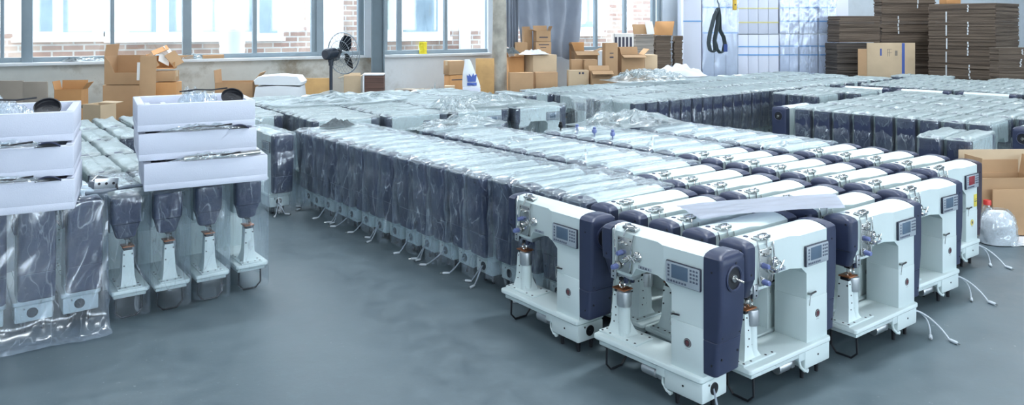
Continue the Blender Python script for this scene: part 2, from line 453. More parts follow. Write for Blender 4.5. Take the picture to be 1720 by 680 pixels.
def post_mbs():
    f = MB().mat('white_paint').box(.004, .19, .032, .133, .1395, .1465, .002)
    def rr(z, x0, x1, y0, y1): return [(x0, y0, z), (x1, y0, z), (x1, y1, z), (x0, y1, z)]
    t = MB().mat('white_paint')
    t.loft([rr(.146, .030, .128, .050, .118), rr(.152, .034, .122, .052, .116), rr(.185, .043, .100, .057, .110), rr(.20, .045, .095, .058, .109), rr(.292, .050, .086, .062, .105), rr(.302, .052, .084, .064, .103)])
    t.cyl((.098, .074, .146), (.098, .074, .275), .024, .022, 20)
    t.mat('black')
    for x, y, z in ((.047, .066, .285), (.047, .1, .285), (.0445, .1, .235)): t.cyl((x + .004, y, z), (x - .0005, y, z), .0032, n=8)
    for x, y, z in ((.06, .0605, .29), (.075, .0605, .275), (.066, .0592, .245), (.068, .0578, .215), (.06, .0567, .19), (.085, .0567, .192)): t.cyl((x, y + .003, z), (x, y - .0006, z), .0028, n=8)
    f.mat('black')
    for x in (.015, .055, .14, .178):
        for y in (.041, .124): f.cyl((x, y, .1462), (x, y, .1474), .0045, n=10)
    for x in (.016,):
        for y in (.065, .10): f.cyl((x, y, .1462), (x, y, .1474), .0042, n=10)
    c = MB().mat('aluminium').lathe([(.0001, .058), (.022, .058), (.027, .055), (.028, .05), (.028, .004), (.0265, 0), (.0001, 0)], (.098, .072, .257), (0, 0, 1), 28)
    p = MB().mat('copper_plate').box(.050, .112, .056, .106, .3145, .3195, .002)
    p.mat('black').box(.054, .090, .064, .1, .300, .3148, .003)
    p.mat('steel').cyl((.075, .083, .319), (.075, .083, .3225), .006, n=10)
    return f, t, c, p
def motor_mb():
    m = MB().mat('aluminium')
    m.lathe([(.0001, 0), (.020, 0), (.0225, .003), (.0225, .062), (.018, .066), (.018, .078)], (.215, .052, .074), (1, 0, 0), 22, False)
    m.box(.29, .312, .036, .07, .058, .1, .002); m.mat('white_paint').box(.225, .29, .04, .064, .094, .101, .002)
    return m
def bracket_mb():
    return MB().mat('white_paint').tube([(.318, .03, .098), (.325, .022, .06), (.345, .018, .042), (.36, .018, .04)], .006, 8).cyl((.36, .014, .04), (.36, .024, .04), .008, n=12)
def badge_mb():
    b = MB().mat('badge_dark').lathe([(.0001, .0015), (.0145, .0015), (.0155, 0)], (.432, .0192, .236), (0, -1, 0), 24)
    b.mat('badge_light').lathe([(.0118, .0019), (.0132, .0019)], (.432, .0192, .236), (0, -1, 0), 24)
    b.mat('badge_red')
    for dx, dz, w, h in ((-.004, .002, .003, .008), (0, .003, .0025, .010), (.004, .002, .003, .008), (0, -.006, .009, .003)): b.box(.432 + dx - w / 2, .432 + dx + w / 2, .0170, .0175, .236 + dz - h / 2, .236 + dz + h / 2)
    b.mat('badge_light')
    for i in range(5): b.box(.4235 + i * .0038, .4258 + i * .0038, .0186, .0191, .2135, .217)
    return b
def lever_mb():
    return MB().mat('steel').cyl((.372, .0205, .322), (.372, .008, .322), .006, n=12).mat('black').cyl((.372, .0105, .322), (.405, .0085, .326), .0034, n=8).mat('steel').tube([(.37, .0085, .322), (.366, .009, .30), (.368, .012, .28)], .0014, 5)
def cap_mb():
    c = MB().mat('navy_plastic').lathe([(.0001, .002), (.0085, .002), (.0095, 0), (.0095, -.002)], (.100, .096, .5622), (0, 0, 1), 18)
    return c
def plate_text_mb():  # small name plate on the underside of the arm front, dark marks
    b = MB().mat('panel_face').box(.196, .258, .0385, .0402, .4285, .441, .001)
    b.mat('button_dark')
    for x, w in ((.206, .005), (.219, .004), (.229, .008), (.243, .004)): b.box(x, x + w, .0381, .0387, .4315, .438)
    return b
def cord_mb(rng, k=2, off_floor=True):
    cs = []
    for i in range(k):
        c = MB().mat('cord_grey')
        dx, dy = rng.uniform(.015, .075), rng.uniform(-.07, .04)
        p0 = Vector((.502, .07, .088)); p1 = Vector((.53, .07 + dy * .3, .06)); p2 = Vector((.53 + dx * .5, .07 + dy * .7, .02)); p3 = Vector((.53 + dx, .07 + dy, .0065))
        pts = [((1 - t) ** 3) * p0 + 3 * t * (1 - t) ** 2 * p1 + 3 * t * t * (1 - t) * p2 + t ** 3 * p3 for t in [j / 10 for j in range(11)]]
        c.tube(pts, .0036, 7)
        d = (p3 - p2); d.z = 0; d.normalize()
        c.mat('plug_white').tube([p3 - d * .004, p3 + d * .006, p3 + d * .03, p3 + d * .034], [.005, .0062, .0062, .0045], 10)
        c.mat('steel').tube([p3 + d * .034, p3 + d * .046], .0022, 6)
        cs.append(c)
    return cs

def long_cord_mb(px, py):
    c = MB().mat('plug_white'); p0, p1, p2, p3 = Vector((.5, .02, .10)), Vector((.545, .0, .09)), Vector((.55, py * .6, .05)), Vector((px, py, .007))
    c.tube([((1 - t) ** 3) * p0 + 3 * t * (1 - t) ** 2 * p1 + 3 * t * t * (1 - t) * p2 + t ** 3 * p3 for t in [j / 12 for j in range(13)]], .0038, 7)
    d = p3 - p2; d.z = 0; d.normalize()
    c.tube([p3, p3 + d * .008, p3 + d * .034, p3 + d * .038], [.0055, .0075, .0075, .005], 10); c.mat('steel').tube([p3 + d * .038, p3 + d * .05], .0024, 6)
    return c
LONG = [long_cord_mb(.537, -.105).mesh('power_cord', 40, OFF), long_cord_mb(.522, -.035).mesh('power_cord', 40, OFF)]
rng0 = random.Random(7)
BODY, COLUMN, PLATE, CASING, LEG, HEAD, REAR = [f(MB()).mesh(n, 32, OFF) for f, n in
    ((body_mb, 'arm_body'), (column_mb, 'lower_column'), (plate_mb, 'base_plate'), (casing_mb, 'drive_casing'), (leg_mb, 'wire_stand'), (head_mb, 'head_cover'), (rear_mb, 'rear_cover'))]
FOOT = [foot_mb(MB(), q).mesh('foot', 32, OFF) for q in FOOT_XY]
MAROON = rear_mb(MB(), 'maroon_plastic').mesh('rear_cover', 32, OFF)
WHEEL, CRANK = [m.mesh(n, 32, OFF) for m, n in zip(wheel_mbs(), ('handwheel', 'crank_handle'))]
PANEL = [m.mesh(n, 32, OFF) for m, n in zip(panel_mbs(), ('control_panel', 'panel_face', 'screen', 'keypad'))]
RPANEL = panel_mbs(True)[2].mesh('screen', 32, OFF)
TENS = [m.mesh(n, 32, OFF) for m, n in zip(tension_mbs(), ('tension_plate', 'tension_disc', 'tension_knob', 'presser_knob', 'thread_guide', 'face_plate', 'tension_dial', 'guide_post'))]
NEEDLE = needle_mb().mesh('needle_bar', 32, OFF)
POST = [m.mesh(n, 32, OFF) for m, n in zip(post_mbs(), ('post_flange', 'post_bed', 'hook_cover', 'needle_plate'))]
MOTOR, BRACKET, BADGE, LEVER, CAP, NPLATE = [m.mesh(n, 32, OFF) for m, n in ((motor_mb(), 'motor'), (bracket_mb(), 'lift_bracket'), (badge_mb(), 'round_badge'), (lever_mb(), 'hand_lever'), (cap_mb(), 'oil_cap'), (plate_text_mb(), 'name_plate'))]
CORDS = [m.mesh('power_cord', 40, OFF) for k in range(6) for m in cord_mb(random.Random(40 + k), 2)]
SIMPLE = MB(); body_mb(SIMPLE); column_mb(SIMPLE); plate_mb(SIMPLE); casing_mb(SIMPLE); feet_mb(SIMPLE)
SIMPLE = SIMPLE.mesh('machine_body', 32, OFF)
LOWFAR = MB().mat('white_paint').loft([arm_ring(x, .03, .157, zb) for x, zb in ((.06, .39), (.36, .42), (.3605, .14), (.497, .14))]).box(0, .5, .002, .16, .1, .14).box(.34, .5, .01, .15, 0, .1)
LOWFAR = LOWFAR.mesh('machine_body', 32, OFF)

# bag of clear film around one machine
def bag_mesh(seed, z0=.05, half=.0795, x0=-.012, x1=.583, amp=1., flare=.014, n=88, mat='film_clear', tmat='film_top', spike=None, top=.571, lump=1., head=.4):
    b = MB().mat(mat)
    cx, hx, cy = (x0 + x1) / 2, (x1 - x0) / 2, .0835
    def outline(k):
        # rounded rectangle sampled densely on the two ends
        q = k / n * 4; s = int(q) % 4; t = q - int(q); r = .035
        if s == 0: x, y = hx, -half + 2 * half * t
        elif s == 1: x, y = hx - 2 * hx * (.5 - .5 * math.cos(PI * t)), half
        elif s == 2: x, y = -hx, half - 2 * half * t
        else: x, y = -hx + 2 * hx * (.5 - .5 * math.cos(PI * t)), -half
        ax, ay = max(0, abs(x) - (hx - r)), max(0, abs(y) - (half - r))
        l = math.hypot(ax, ay)
        if l > r: f = r / l; x, y = math.copysign(hx - r + ax * f, x), math.copysign(half - r + ay * f, y)
        nx, ny = ((ax / max(l, 1e-6)) * math.copysign(1, x), (ay / max(l, 1e-6)) * math.copysign(1, y)) if l > 1e-6 else (0, 0)
        return x, y, nx, ny
    rings = []; H = 22
    for j in range(H + 1):
        h = j / H; z = z0 + (top - .016 - z0) * h; ring = []
        for k in range(n):
            x, y, nx, ny = outline(k)
            w = abs(nx)
            v = Vector((x * 9 + seed * 7.3, y * 55, h * 2.2 + seed))
            fo = noise.noise(v) * (1 - .45 * h)
            fi = abs(noise.noise(Vector((x * 20, y * 40 + h * 18, h * 14 + seed * 3.1)))) * (.4 + .9 * h * h)
            d = amp * (.019 * fo + .013 * fi) * w + w * (flare * (1 - h) ** 2 + .006 - .016 * math.exp(-((h - .80) / .10) ** 2) * (x > 0)) + .002
            if x < 0: d *= head
            zz = z + (.020 * noise.noise(Vector((x * 6, y * 16, seed * 5))) * (1 - h) ** 4 if h < .5 else 0)
            ring.append((cx + x + nx * max(d, -.006), cy + y + ny * min(d, .004), zz))
        rings.append(ring)
    b.loft(rings, False); b.mat(tmat); rings = [rings[-1]]
    for i, (sc, dz) in enumerate(((.985, .007), (.95, .012), (.86, .0152), (.66, .0172), (.42, .018), (.18, .0185), (.04, .0185))):
        ring = []
        for k in range(n):
            x, y, nx, ny = outline(k)
            px, py = x * (1 - (1 - sc) * (.10 if abs(x) > hx * .5 else .06)) if i < 4 else x * (.94 - .05 * (i - 3)), y * sc
            ex = max(0, abs(x) / hx - .88) / .12
            wv = noise.noise(Vector((px * 5 + seed, py * 12, seed * 1.3))) * .012 * (lump - 1) + noise.noise(Vector((px * 16, py * 30, seed * 2.7))) * .007 * lump + abs(noise.noise(Vector((px * 40 + seed, py * 26, 3)))) * .006 * (.4 + ex)
            z = top - .016 + dz + max(-.004, wv) * amp - .012 * ex
            if spike:
                for sx, sy, sh, sr in spike:
                    dd = math.hypot(px + cx - sx, (py + cy - sy))
                    z += sh * max(0, 1 - dd / sr) ** 1.6
            ring.append((cx + px, cy + py, z))
        rings.append(ring)
    b.loft(rings, False); 
    vs = rings[-1]
    b.add([tuple(p) for p in vs], [tuple(range(len(vs)))])
    bmesh.ops.remove_doubles(b.bm, verts=b.bm.verts, dist=1e-5)
    return b.mesh('plastic_bag', 75, OFF)
BAGS = [bag_mesh(k, .045 + .012 * (k % 3), amp=1 + .5 * (k % 2)) for k in range(6)]
BAGS_IN = [bag_mesh(10 + k, .05, amp=.45, flare=.003, x0=-.006, x1=.577) for k in range(6)]
BAGS_SPIKE = [bag_mesh(20 + k, .07, flare=.003, x0=-.006, x1=.577, spike=[(.07 + .03 * k, .05 + .03 * k, .07 - .012 * k, .05)], amp=.5) for k in range(3)]
BAGS_FAR = [bag_mesh(30 + k, .03, half=.0795, n=56, mat='film_milky', tmat='film_far_top', amp=.6, flare=.001, x0=-.001, x1=.571, lump=2.6) for k in range(8)]
BAGS_END = [bag_mesh(50 + k, .030, half=.083, amp=1.2, flare=.006, x0=-.016, head=1.) for k in range(4)]

def place(o, cx, cy, a): o.location = (cx, cy, 0); o.rotation_euler = (0, 0, a); return o
ALL = []        # (x, y, a) of every machine
COUNT = {}
def machine(kind, cx, cy, a, label, group=None, bag=None, rev=False, extra=(), cords=0, rear=REAR, screen=None, wheel=True):
    t = thing('sewing_machine', label, 'sewing machine', (cx, cy, 0), a, group); ALL.append((cx, cy, a))
    P = lambda n, me, par=t: obj(n, me, par)
    if kind == 'far':
        P('body', SIMPLE); P('head_cover', HEAD); P('rear_cover', rear)
    else:
        P('arm_body', BODY); P('lower_column', COLUMN); P('base_plate', PLATE); P('drive_casing', CASING); [P('foot', q) for q in FOOT]; P('wire_stand', LEG)
        P('head_cover', HEAD); P('rear_cover', rear); P('post_flange', POST[0]); pb = P('post_bed', POST[1]); P('hook_cover', POST[2], pb); P('needle_plate', POST[3], pb); P('needle_bar', NEEDLE)
        if wheel and bag is None: w = P('handwheel', WHEEL); P('crank_handle', CRANK, w)
        k = P('control_panel', PANEL[0]); P('panel_face', PANEL[1], k); P('screen', screen or PANEL[2], k); P('keypad', PANEL[3], k)
        if kind == 'full':
            tp = P('tension_plate', TENS[0]); P('tension_disc', TENS[1], tp); P('tension_dial', TENS[6], tp); P('guide_post', TENS[7], tp); P('tension_knob', TENS[2], tp); P('presser_knob', TENS[3], tp)
            P('thread_guide', TENS[4]); P('face_plate', TENS[5]); P('motor', MOTOR); P('lift_bracket', BRACKET); P('round_badge', BADGE); P('hand_lever', LEVER); P('name_plate', NPLATE)
        P('oil_cap', CAP)
    if kind == 'far2':
        pass
    for i in range(cords):
        P('power_cord', CORDS[(len(ALL) * 2 + i) % len(CORDS)])
    if bag is not None:
        b = P('plastic_bag', bag); b['label'] = 'clear plastic bag pulled over the machine'
    for n, me in extra: P(n, me)
    return t
ORD = ['first', 'second', 'third', 'fourth', 'fifth', 'sixth', 'seventh', 'eighth', 'ninth', 'tenth', 'eleventh', 'twelfth', 'thirteenth', 'fourteenth', 'fifteenth', 'sixteenth', 'seventeenth', 'eighteenth', 'nineteenth', 'twentieth', 'twenty-first', 'twenty-second']
def fl(x, y, a): return x + .285 * math.cos(a) - .081 * math.sin(a), y + .285 * math.sin(a) + .081 * math.cos(a)
A0, A1 = .638, -.89
# --- the bare machines round the near corner
g = 'bare sewing machines at the near corner'
x, y = fl(-.041 - .014, 3.438 - .010, -.90); machine('full', x, y, -.90, 'bare white machine left of the frontmost one, its panel facing the aisle', g)
x, y = fl(.308, 2.929, -.875); machine('full', x, y, -.875, 'frontmost white and navy sewing machine, its handwheel and crank facing out', g, cords=1)
# --- main block
STEP1 = Vector((-.1010, .1335)); M3 = Vector(fl(.816, 2.606, A0))
rng = random.Random(3)
for i in range(5):
    c = M3 + STEP1 * i
    lab = 'bare white machine right of the frontmost one, panel facing right, head end near it' if i == 0 else f'bare white machine, {ORD[i]} in the column with dark heads behind the frontmost machine'
    machine('full', c.x, c.y, A0, lab, 'bare machines in the main block', cords=1 if i == 0 else 0)
R0, R1 = Vector((.490, 3.512)), Vector((-1.295, 5.606)); NR = 17
for i in range(NR):
    c = R0 + (R1 - R0) * (i / (NR - 1)) + (Vector((.02, .015)) if i == NR - 1 else Vector((0, 0))); u = Vector((math.cos(A0), math.sin(A0)))
    sh = (.014 if i < 4 else -.012) + rng.uniform(-.006, .006); c = c + u * sh
    bg = BAGS[i % 6] if i % 5 != 3 else BAGS[(i + 2) % 6]
    machine('mid', c.x, c.y, A0 + PI + rng.uniform(-.015, .015), f'bagged machine, {ORD[i]} of the aisle row counted from the bare machines', 'bagged machines along the aisle', bag=bg, cords=(1, 2, 1, 0, 2, 1)[i % 6])
ex, ey = fl(-1.95 - .04, 5.697 - .03, -.91)
machine('mid', ex, ey, -.91, 'bagged machine at the far end of the aisle row, its panel turned towards the trays', bag=bag_mesh(77, .035, half=.088, amp=1.3, flare=.012), cords=2)
COLS = [('second', Vector(fl(1.332, 2.951, .639)), Vector((-.1060, .1335)), 19, .639, 7),
        ('third', Vector(fl(1.759, 3.404, .606)), Vector((-.1040, .1340)), 15, .61, 8),
        ('fourth', Vector(fl(2.182, 3.913, .63)), Vector((-.1075, .1350)), 12, .63, 5)]
for nm, c0, st, n, a, bare in COLS:
    for i in range(n):
        c = c0 + st * i + Vector((math.cos(a), math.sin(a))) * ((rng.uniform(-.003, .003) + {'second': .004, 'third': .010, 'fourth': .014}[nm]) if i else 0)
        if i == 0:
            lab = {'second': 'bare machine second along the front edge, two cords trailing onto the floor',
                   'third': 'bare machine third along the front edge, next to the red-screened one',
                   'fourth': 'bare machine with red screen, yellow stickers and maroon rear cover at the far right corner'}[nm]
            red = nm == 'fourth'
            ext = []
            if red:
                yb = MB().mat('yellow_label').lathe([(.0001, .0016), (.0165, .0016), (.0175, 0)], (.432, .0190, .236), (0, -1, 0), 24); yb.mat('badge_dark').box(.426, .438, .0168, .0174, .232, .241)
                yl = MB().mat('yellow_label').box(.458, .49, .0178, .0212, .318, .385, .001); yl.mat('badge_dark').box(.462, .486, .0172, .0179, .345, .35); yl.box(.462, .486, .0172, .0179, .358, .36)
                ext = [('round_sticker', yb.mesh('round_sticker', 35, OFF)), ('warning_sticker', yl.mesh('warning_sticker', 35, OFF))]
            t = machine('full', c.x, c.y, a, lab, 'bare machines in the main block', rear=MAROON if red else REAR, screen=RPANEL if red else None, extra=ext + [('power_cord', LONG[0]), ('power_cord', LONG[1])])
        else:
            isbag = i >= bare
            lab = f'{"bagged" if isbag else "bare"} machine, {ORD[i]} from the front in the {nm} column of the main block'
            bg = (BAGS_SPIKE[i % 3] if i % 4 == 1 else BAGS_IN[(i + 3) % 6]) if isbag else None
            machine('full' if not isbag else 'mid', c.x, c.y, a, lab, 'bagged machines in the main block' if isbag else 'bare machines in the main block', bag=bg)
# --- near-left block: four bagged machines, heads to the camera
AL = 2.214; uL, vL = Vector((-.6, .8)), Vector((.8, .6))
LF = [(-1.637, 3.458), (-1.494, 3.555), (-1.357, 3.680), (-1.216, 3.822)]
lab4 = ['bagged machine showing its head end, leftmost of four under the right tray stack', 'bagged machine showing its head end, second from left under the right tray stack',
        'bagged machine showing its head end, third from left under the right tray stack', 'bagged machine showing its head end, rightmost under the right tray stack, bag hanging open']
LC = []
for i, (x, y) in enumerate(LF):
    cx, cy = fl(x, y, AL); LC.append(Vector((cx, cy)))
    machine('mid', cx, cy, AL, lab4[i], 'bagged machines with posts facing out', bag=BAGS_END[i])
SHEET = []
for j in range(4):
    e = Vector((-1.784, 3.392)) - vL * (.105 + .178 * j); c = e + uL * .285
    SHEET.append(c)
    machine('mid', c.x, c.y, AL - PI, f'machine with rear cover showing under the big clear sheet, {ORD[j]} from the sheet edge', 'machines under the clear sheet', wheel=False)
n = 0
for r in range(1, 5):
    for j in range(-4, 4):
        base = (LC[j] if j >= 0 else SHEET[-j - 1]); c = base + uL * (.625 * r)
        px, py = CX + F * c.x / c.y, HY + F * .77 / c.y
        if 60 < px < 232 and 195 < py < 330:
            machine('mid' if r < 2 else 'far', c.x, c.y, AL, f'bagged machine in the gap between the tray stacks, {ORD[n]} counted from the near side', 'bagged machines between the tray stacks', bag=BAGS_FAR[n % 6]); n += 1
# --- block behind the main one, to the left
A2 = .55; u2 = Vector((math.cos(A2), math.sin(A2)))
SB = [('first', Vector((-.83, 6.485)), 0, 12), ('second', Vector((-.305, 6.785)), 0, 12), ('third', Vector((.235, 7.085)), 0, 12), ('outer', Vector((-1.36, 6.18)), 0, 12), ('outermost', Vector((-1.895, 5.87)), 3, 10)]
for nm, c0, i0, i1 in SB:
    for i in range(i0, i1):
        c = c0 + Vector((-.1, .1425)) * i + u2 * rng.uniform(-.003, .003)
        det = i == 0 and nm in ('first', 'second', 'third')
        machine('mid' if det else 'far', c.x, c.y, A2, f'bagged machine, {ORD[i - i0]} from the front in the {nm} column of the block before the fan' if not det else f'bagged machine with its panel side showing through film, {nm} of three behind the aisle block',
                'bagged machines of the middle block', bag=BAGS_FAR[(i * 5 + len(nm)) % 8])
# --- third block: row of dark rear covers
A3 = -.92; u3, r3 = Vector((math.cos(A3), math.sin(A3))), Vector((.785, .62))
for r in range(3):
    for k in range(20):
        tip = Vector((1.23, 7.33)) + r3 * (.1735 * k) - u3 * (.62 * r); c = tip - u3 * .285
        lab = f'bagged machine, {ORD[k]} from left in the {["front", "second", "third"][r]} row of the far block'
        if r == 1 and k == 0: lab = 'bagged machine showing its white panel side at the left corner of the far block'
        machine('mid' if (r == 1 and k == 0) else 'far', c.x, c.y, A3 + rng.uniform(-.006, .006), lab, 'bagged machines of the far block', bag=BAGS_FAR[(k * 7 + r * 3) % 8])
# --- fourth block, right
def corners(x, y, a, hl=.305, hw=.087):
    ca, sa = math.cos(a), math.sin(a)
    return [(x + sx * hl * ca - sy * hw * sa, y + sx * hl * sa + sy * hw * ca) for sx, sy in ((1, 1), (-1, 1), (-1, -1), (1, -1))]
def hit(A, B):
    for P in (A, B):
        for i in range(2):
            ax, ay = P[i + 1][0] - P[i][0], P[i + 1][1] - P[i][1]
            pa = [p[0] * ax + p[1] * ay for p in A]; pb = [p[0] * ax + p[1] * ay for p in B]
            if max(pa) < min(pb) or max(pb) < min(pa): return False
    return True
def free(x, y, a): 
    q = corners(x, y, a, .288, .078); return not any(abs(o[0] - x) < 1 and abs(o[1] - y) < 1 and hit(corners(*o, .288, .078), q) for o in ALL)
for k in range(4):
    p = Vector((4.00, 9.35)) + Vector((.755, -.656)) * (.30 + .63 * k)
    machine('mid', p.x, p.y, -.715, f'bare white machine, {ORD[k]} from the left in the line behind the right-hand block', 'bare machines behind the right-hand block', wheel=False)
A4 = .747; u4 = Vector((math.cos(A4), math.sin(A4)))
tip = Vector((2.43, 6.985)); c = tip + u4 * .285
machine('mid', c.x, c.y, A4 + PI, 'unbagged machine with round handwheel showing at the left corner of the right-hand block', rear=REAR)
for k, (px, py) in enumerate(((1557, 231), (1605, 235))):
    p = at(px, py, .56); c = Vector((p.x, p.y)) + u4 * .30
    machine('far', c.x, c.y, A4 + PI, f'bagged machine low in front of the right-hand block, {["left", "right"][k]} one of two', 'two bagged machines by the carton', bag=BAGS_FAR[k + 1])
p = at(1716, 214, .56); c = Vector((p.x, p.y)) + u4 * .285
machine('mid', c.x, c.y, A4 + PI, 'unbagged machine with dark rear cover and handwheel behind the open carton on the right')
for c_ in range(5):
    for k in range(10):
        tip = Vector((2.58, 6.82)) + Vector((.119, -.1285)) * k; c = tip + u4 * (.285 + .62 * c_)
        if not free(c.x, c.y, A4 + PI): continue
        machine('far', c.x, c.y, A4 + PI + rng.uniform(-.006, .006), f'bagged machine, {ORD[k]} from left in the {ORD[c_]} rank of the right-hand block', 'bagged machines of the right-hand block', bag=BAGS_FAR[(k * 5 + c_ * 3) % 8])
# blue thread pins poking up under the film at the back of the main block
for px, py, mt in ((903, 216, 'blue_knob'), (930, 218, 'blue_knob'), (966, 223, 'blue_knob'), (995, 226, 'blue_knob'), (875, 212, 'black')):
    p = at(px, py, .60); best = min((o for o in list(C.objects) if o.type == 'EMPTY' and o.parent is None and o.name.startswith('sewing_machine')), key=lambda o: (Vector((o.location.x + math.cos(o.rotation_euler.z) * -.18, o.location.y + math.sin(o.rotation_euler.z) * -.18)) - p.xy).length)
    k = MB().mat(mt).lathe([(.005, .55), (.005, .585), (.014, .588), (.017, .60), (.014, .612), (.010, .615), (.012, .625), (.001, .630)], (.10, .083, 0), (0, 0, 1), 18)
    obj('thread_pin', k.mesh('thread_pin', 35, OFF), best)
# --- the rest of the far field: one mesh
def zlim(px):
    K = [(700, 7.9), (850, 8.9), (940, 9.75), (1030, 9.8), (1110, 10.3), (1150, 11.2), (1240, 12.0), (1400, 11.8), (1560, 11.2), (1640, 10.5), (1800, 10.4)]
    for (a, za), (b, zb) in zip(K, K[1:]):
        if px <= b: return za + (zb - za) * max(0, px - a) / (b - a)
    return 12.1
occ = [corners(*m) for m in ALL]
FARFIELD = []
cand = [(Vector((1.23, 7.33)) + r3 * (.1735 * k) - u3 * (.62 * r) - u3 * .285, A3) for r in range(0, 9) for k in range(-6, 30)]
cand += [(Vector((2.58, 6.82)) + Vector((.119, -.1285)) * k + u4 * (.285 + .62 * c_), A4 + PI) for c_ in range(0, 10) for k in range(-6, 16)]
for c, a in cand:
    px = CX + F * c.x / c.y
    if not (820 < px < 1760) or c.y + .2 > zlim(px) or c.y < 8.2: continue
    q = corners(c.x, c.y, a)
    if any(abs(o[0][0] - q[0][0]) < 1.3 and abs(o[0][1] - q[0][1]) < 1.3 and hit(o, q) for o in occ): continue
    occ.append(q); FARFIELD.append((c.x, c.y, a))
print('machines', len(ALL), 'far field', len(FARFIELD))
if FARFIELD:
    bm = bmesh.new()
    mats = []
    for k, (x, y, a) in enumerate(FARFIELD):
        for me in (LOWFAR, HEAD, REAR, BAGS_FAR[k * 3 % 8]):
            tmp = me.copy(); tmp.transform(Matrix.Translation((x, y, 0)) @ Matrix.Rotation(a, 4, 'Z'))
            for mt in tmp.materials:
                if mt not in mats: mats.append(mt)
            ix = [mats.index(mt) for mt in tmp.materials]
            for p in tmp.polygons: p.material_index = ix[p.material_index]
            bm.from_mesh(tmp); bpy.data.meshes.remove(tmp)
    me = bpy.data.meshes.new('sewing_machines'); bm.to_mesh(me); bm.free()
    for mt in mats: me.materials.append(mt)
    o = bpy.data.objects.new('sewing_machines', me); C.objects.link(o)
    tag(o, 'mass of bagged sewing machines filling the far floor before the cartons and foam', 'sewing machines', kind='stuff')
# ------------------------------------------------------------------ polystyrene trays
def tray(name, label, loc, rz, w, d, h, group, wall=.032, divs=()):
    t = thing(name, label, 'tray', loc, rz, group)
    b = MB().mat('foam')
    b.box(-w / 2, w / 2, -d / 2, d / 2, 0, .03, .004)
    b.box(-w / 2, w / 2, -d / 2, -d / 2 + wall, .028, h, .004); b.box(-w / 2, w / 2, d / 2 - wall, d / 2, .028, h, .004)
    b.box(-w / 2, -w / 2 + wall, -d / 2 + .01, d / 2 - .01, .028, h, .004); b.box(w / 2 - wall, w / 2, -d / 2 + .01, d / 2 - .01, .028, h, .004)
    obj('tray_shell', b, t)
    for x, y0, y1 in divs:
        obj('divider', MB().mat('foam').box(x - .012, x + .012, y0, y1, .03, h - .03, .003), t)
    return t
def crumple(name, label, loc, rz, sx, sy, sz, seed, mat='film_small', cat='plastic film', n=40, group=None, ridge=1., parent=None, lift=.004):
    """a loose heap of film: a wrinkled, closed, domed sheet"""
    b = MB().mat(mat)
    def h(u, v):
        x, y = u * 2 - 1, v * 2 - 1
        rr = math.sqrt(x * x + y * y); env = max(0, 1 - rr ** 2.4)
        p = Vector((x * 2.2 + seed, y * 2.2, seed * 1.7))
        a = .45 + .55 * abs(noise.noise(p * 1.3)) * 2 + .30 * ridge * (1 - abs(noise.noise(p * 1.7)) * 3) + .10 * ridge * noise.noise(p * 5)
        return env * max(.05, a) * .62
    def top(u, v):
        x, y = u * 2 - 1, v * 2 - 1
        q = 1 + .16 * noise.noise(Vector((x * 2, y * 2, seed + 9)))
        m = max(abs(x), abs(y), 1e-6); l = math.hypot(x, y); k = (m / l if l > 1e-6 else 1)
        k = .5 + .5 * k
        return (x * k * q * sx / 2, y * k * q * sy / 2, lift + sz * h(.5 + x * k / 2, .5 + y * k / 2))
    b.grid(top, n, n)
    o = obj(name, b, parent, ang=70)
    o.location = loc; o.rotation_euler = (0, 0, rz)
    if parent is None: tag(o, label, cat, group)
    return o
def arc_plate(name, label, loc, rz, r, group, parent=None):
    b = MB().mat('black').lathe([(r * .35, 0), (r * .4, .008), (r * .86, .010), (r, .018), (r, .026), (r * .92, .026), (r * .86, .016)], (0, 0, 0), (0, 0, 1), 36)
    b.mat('black').lathe([(.001, .006), (r * .4, .007), (r * .88, .010)], (0, 0, 0), (0, 0, 1), 36)
    o = obj(name, b, parent); o.location = loc; o.rotation_euler = (.16, -.12, rz)
    return tag(o, label, 'belt cover', group)
AT = math.atan2(.6, .8)       # trays face the camera along the row direction
TH = .1285
def tray_frame(c, rz): 
    return lambda x, y, z: Vector((c.x + x * math.cos(rz) - y * math.sin(rz), c.y + x * math.sin(rz) + y * math.cos(rz), z))
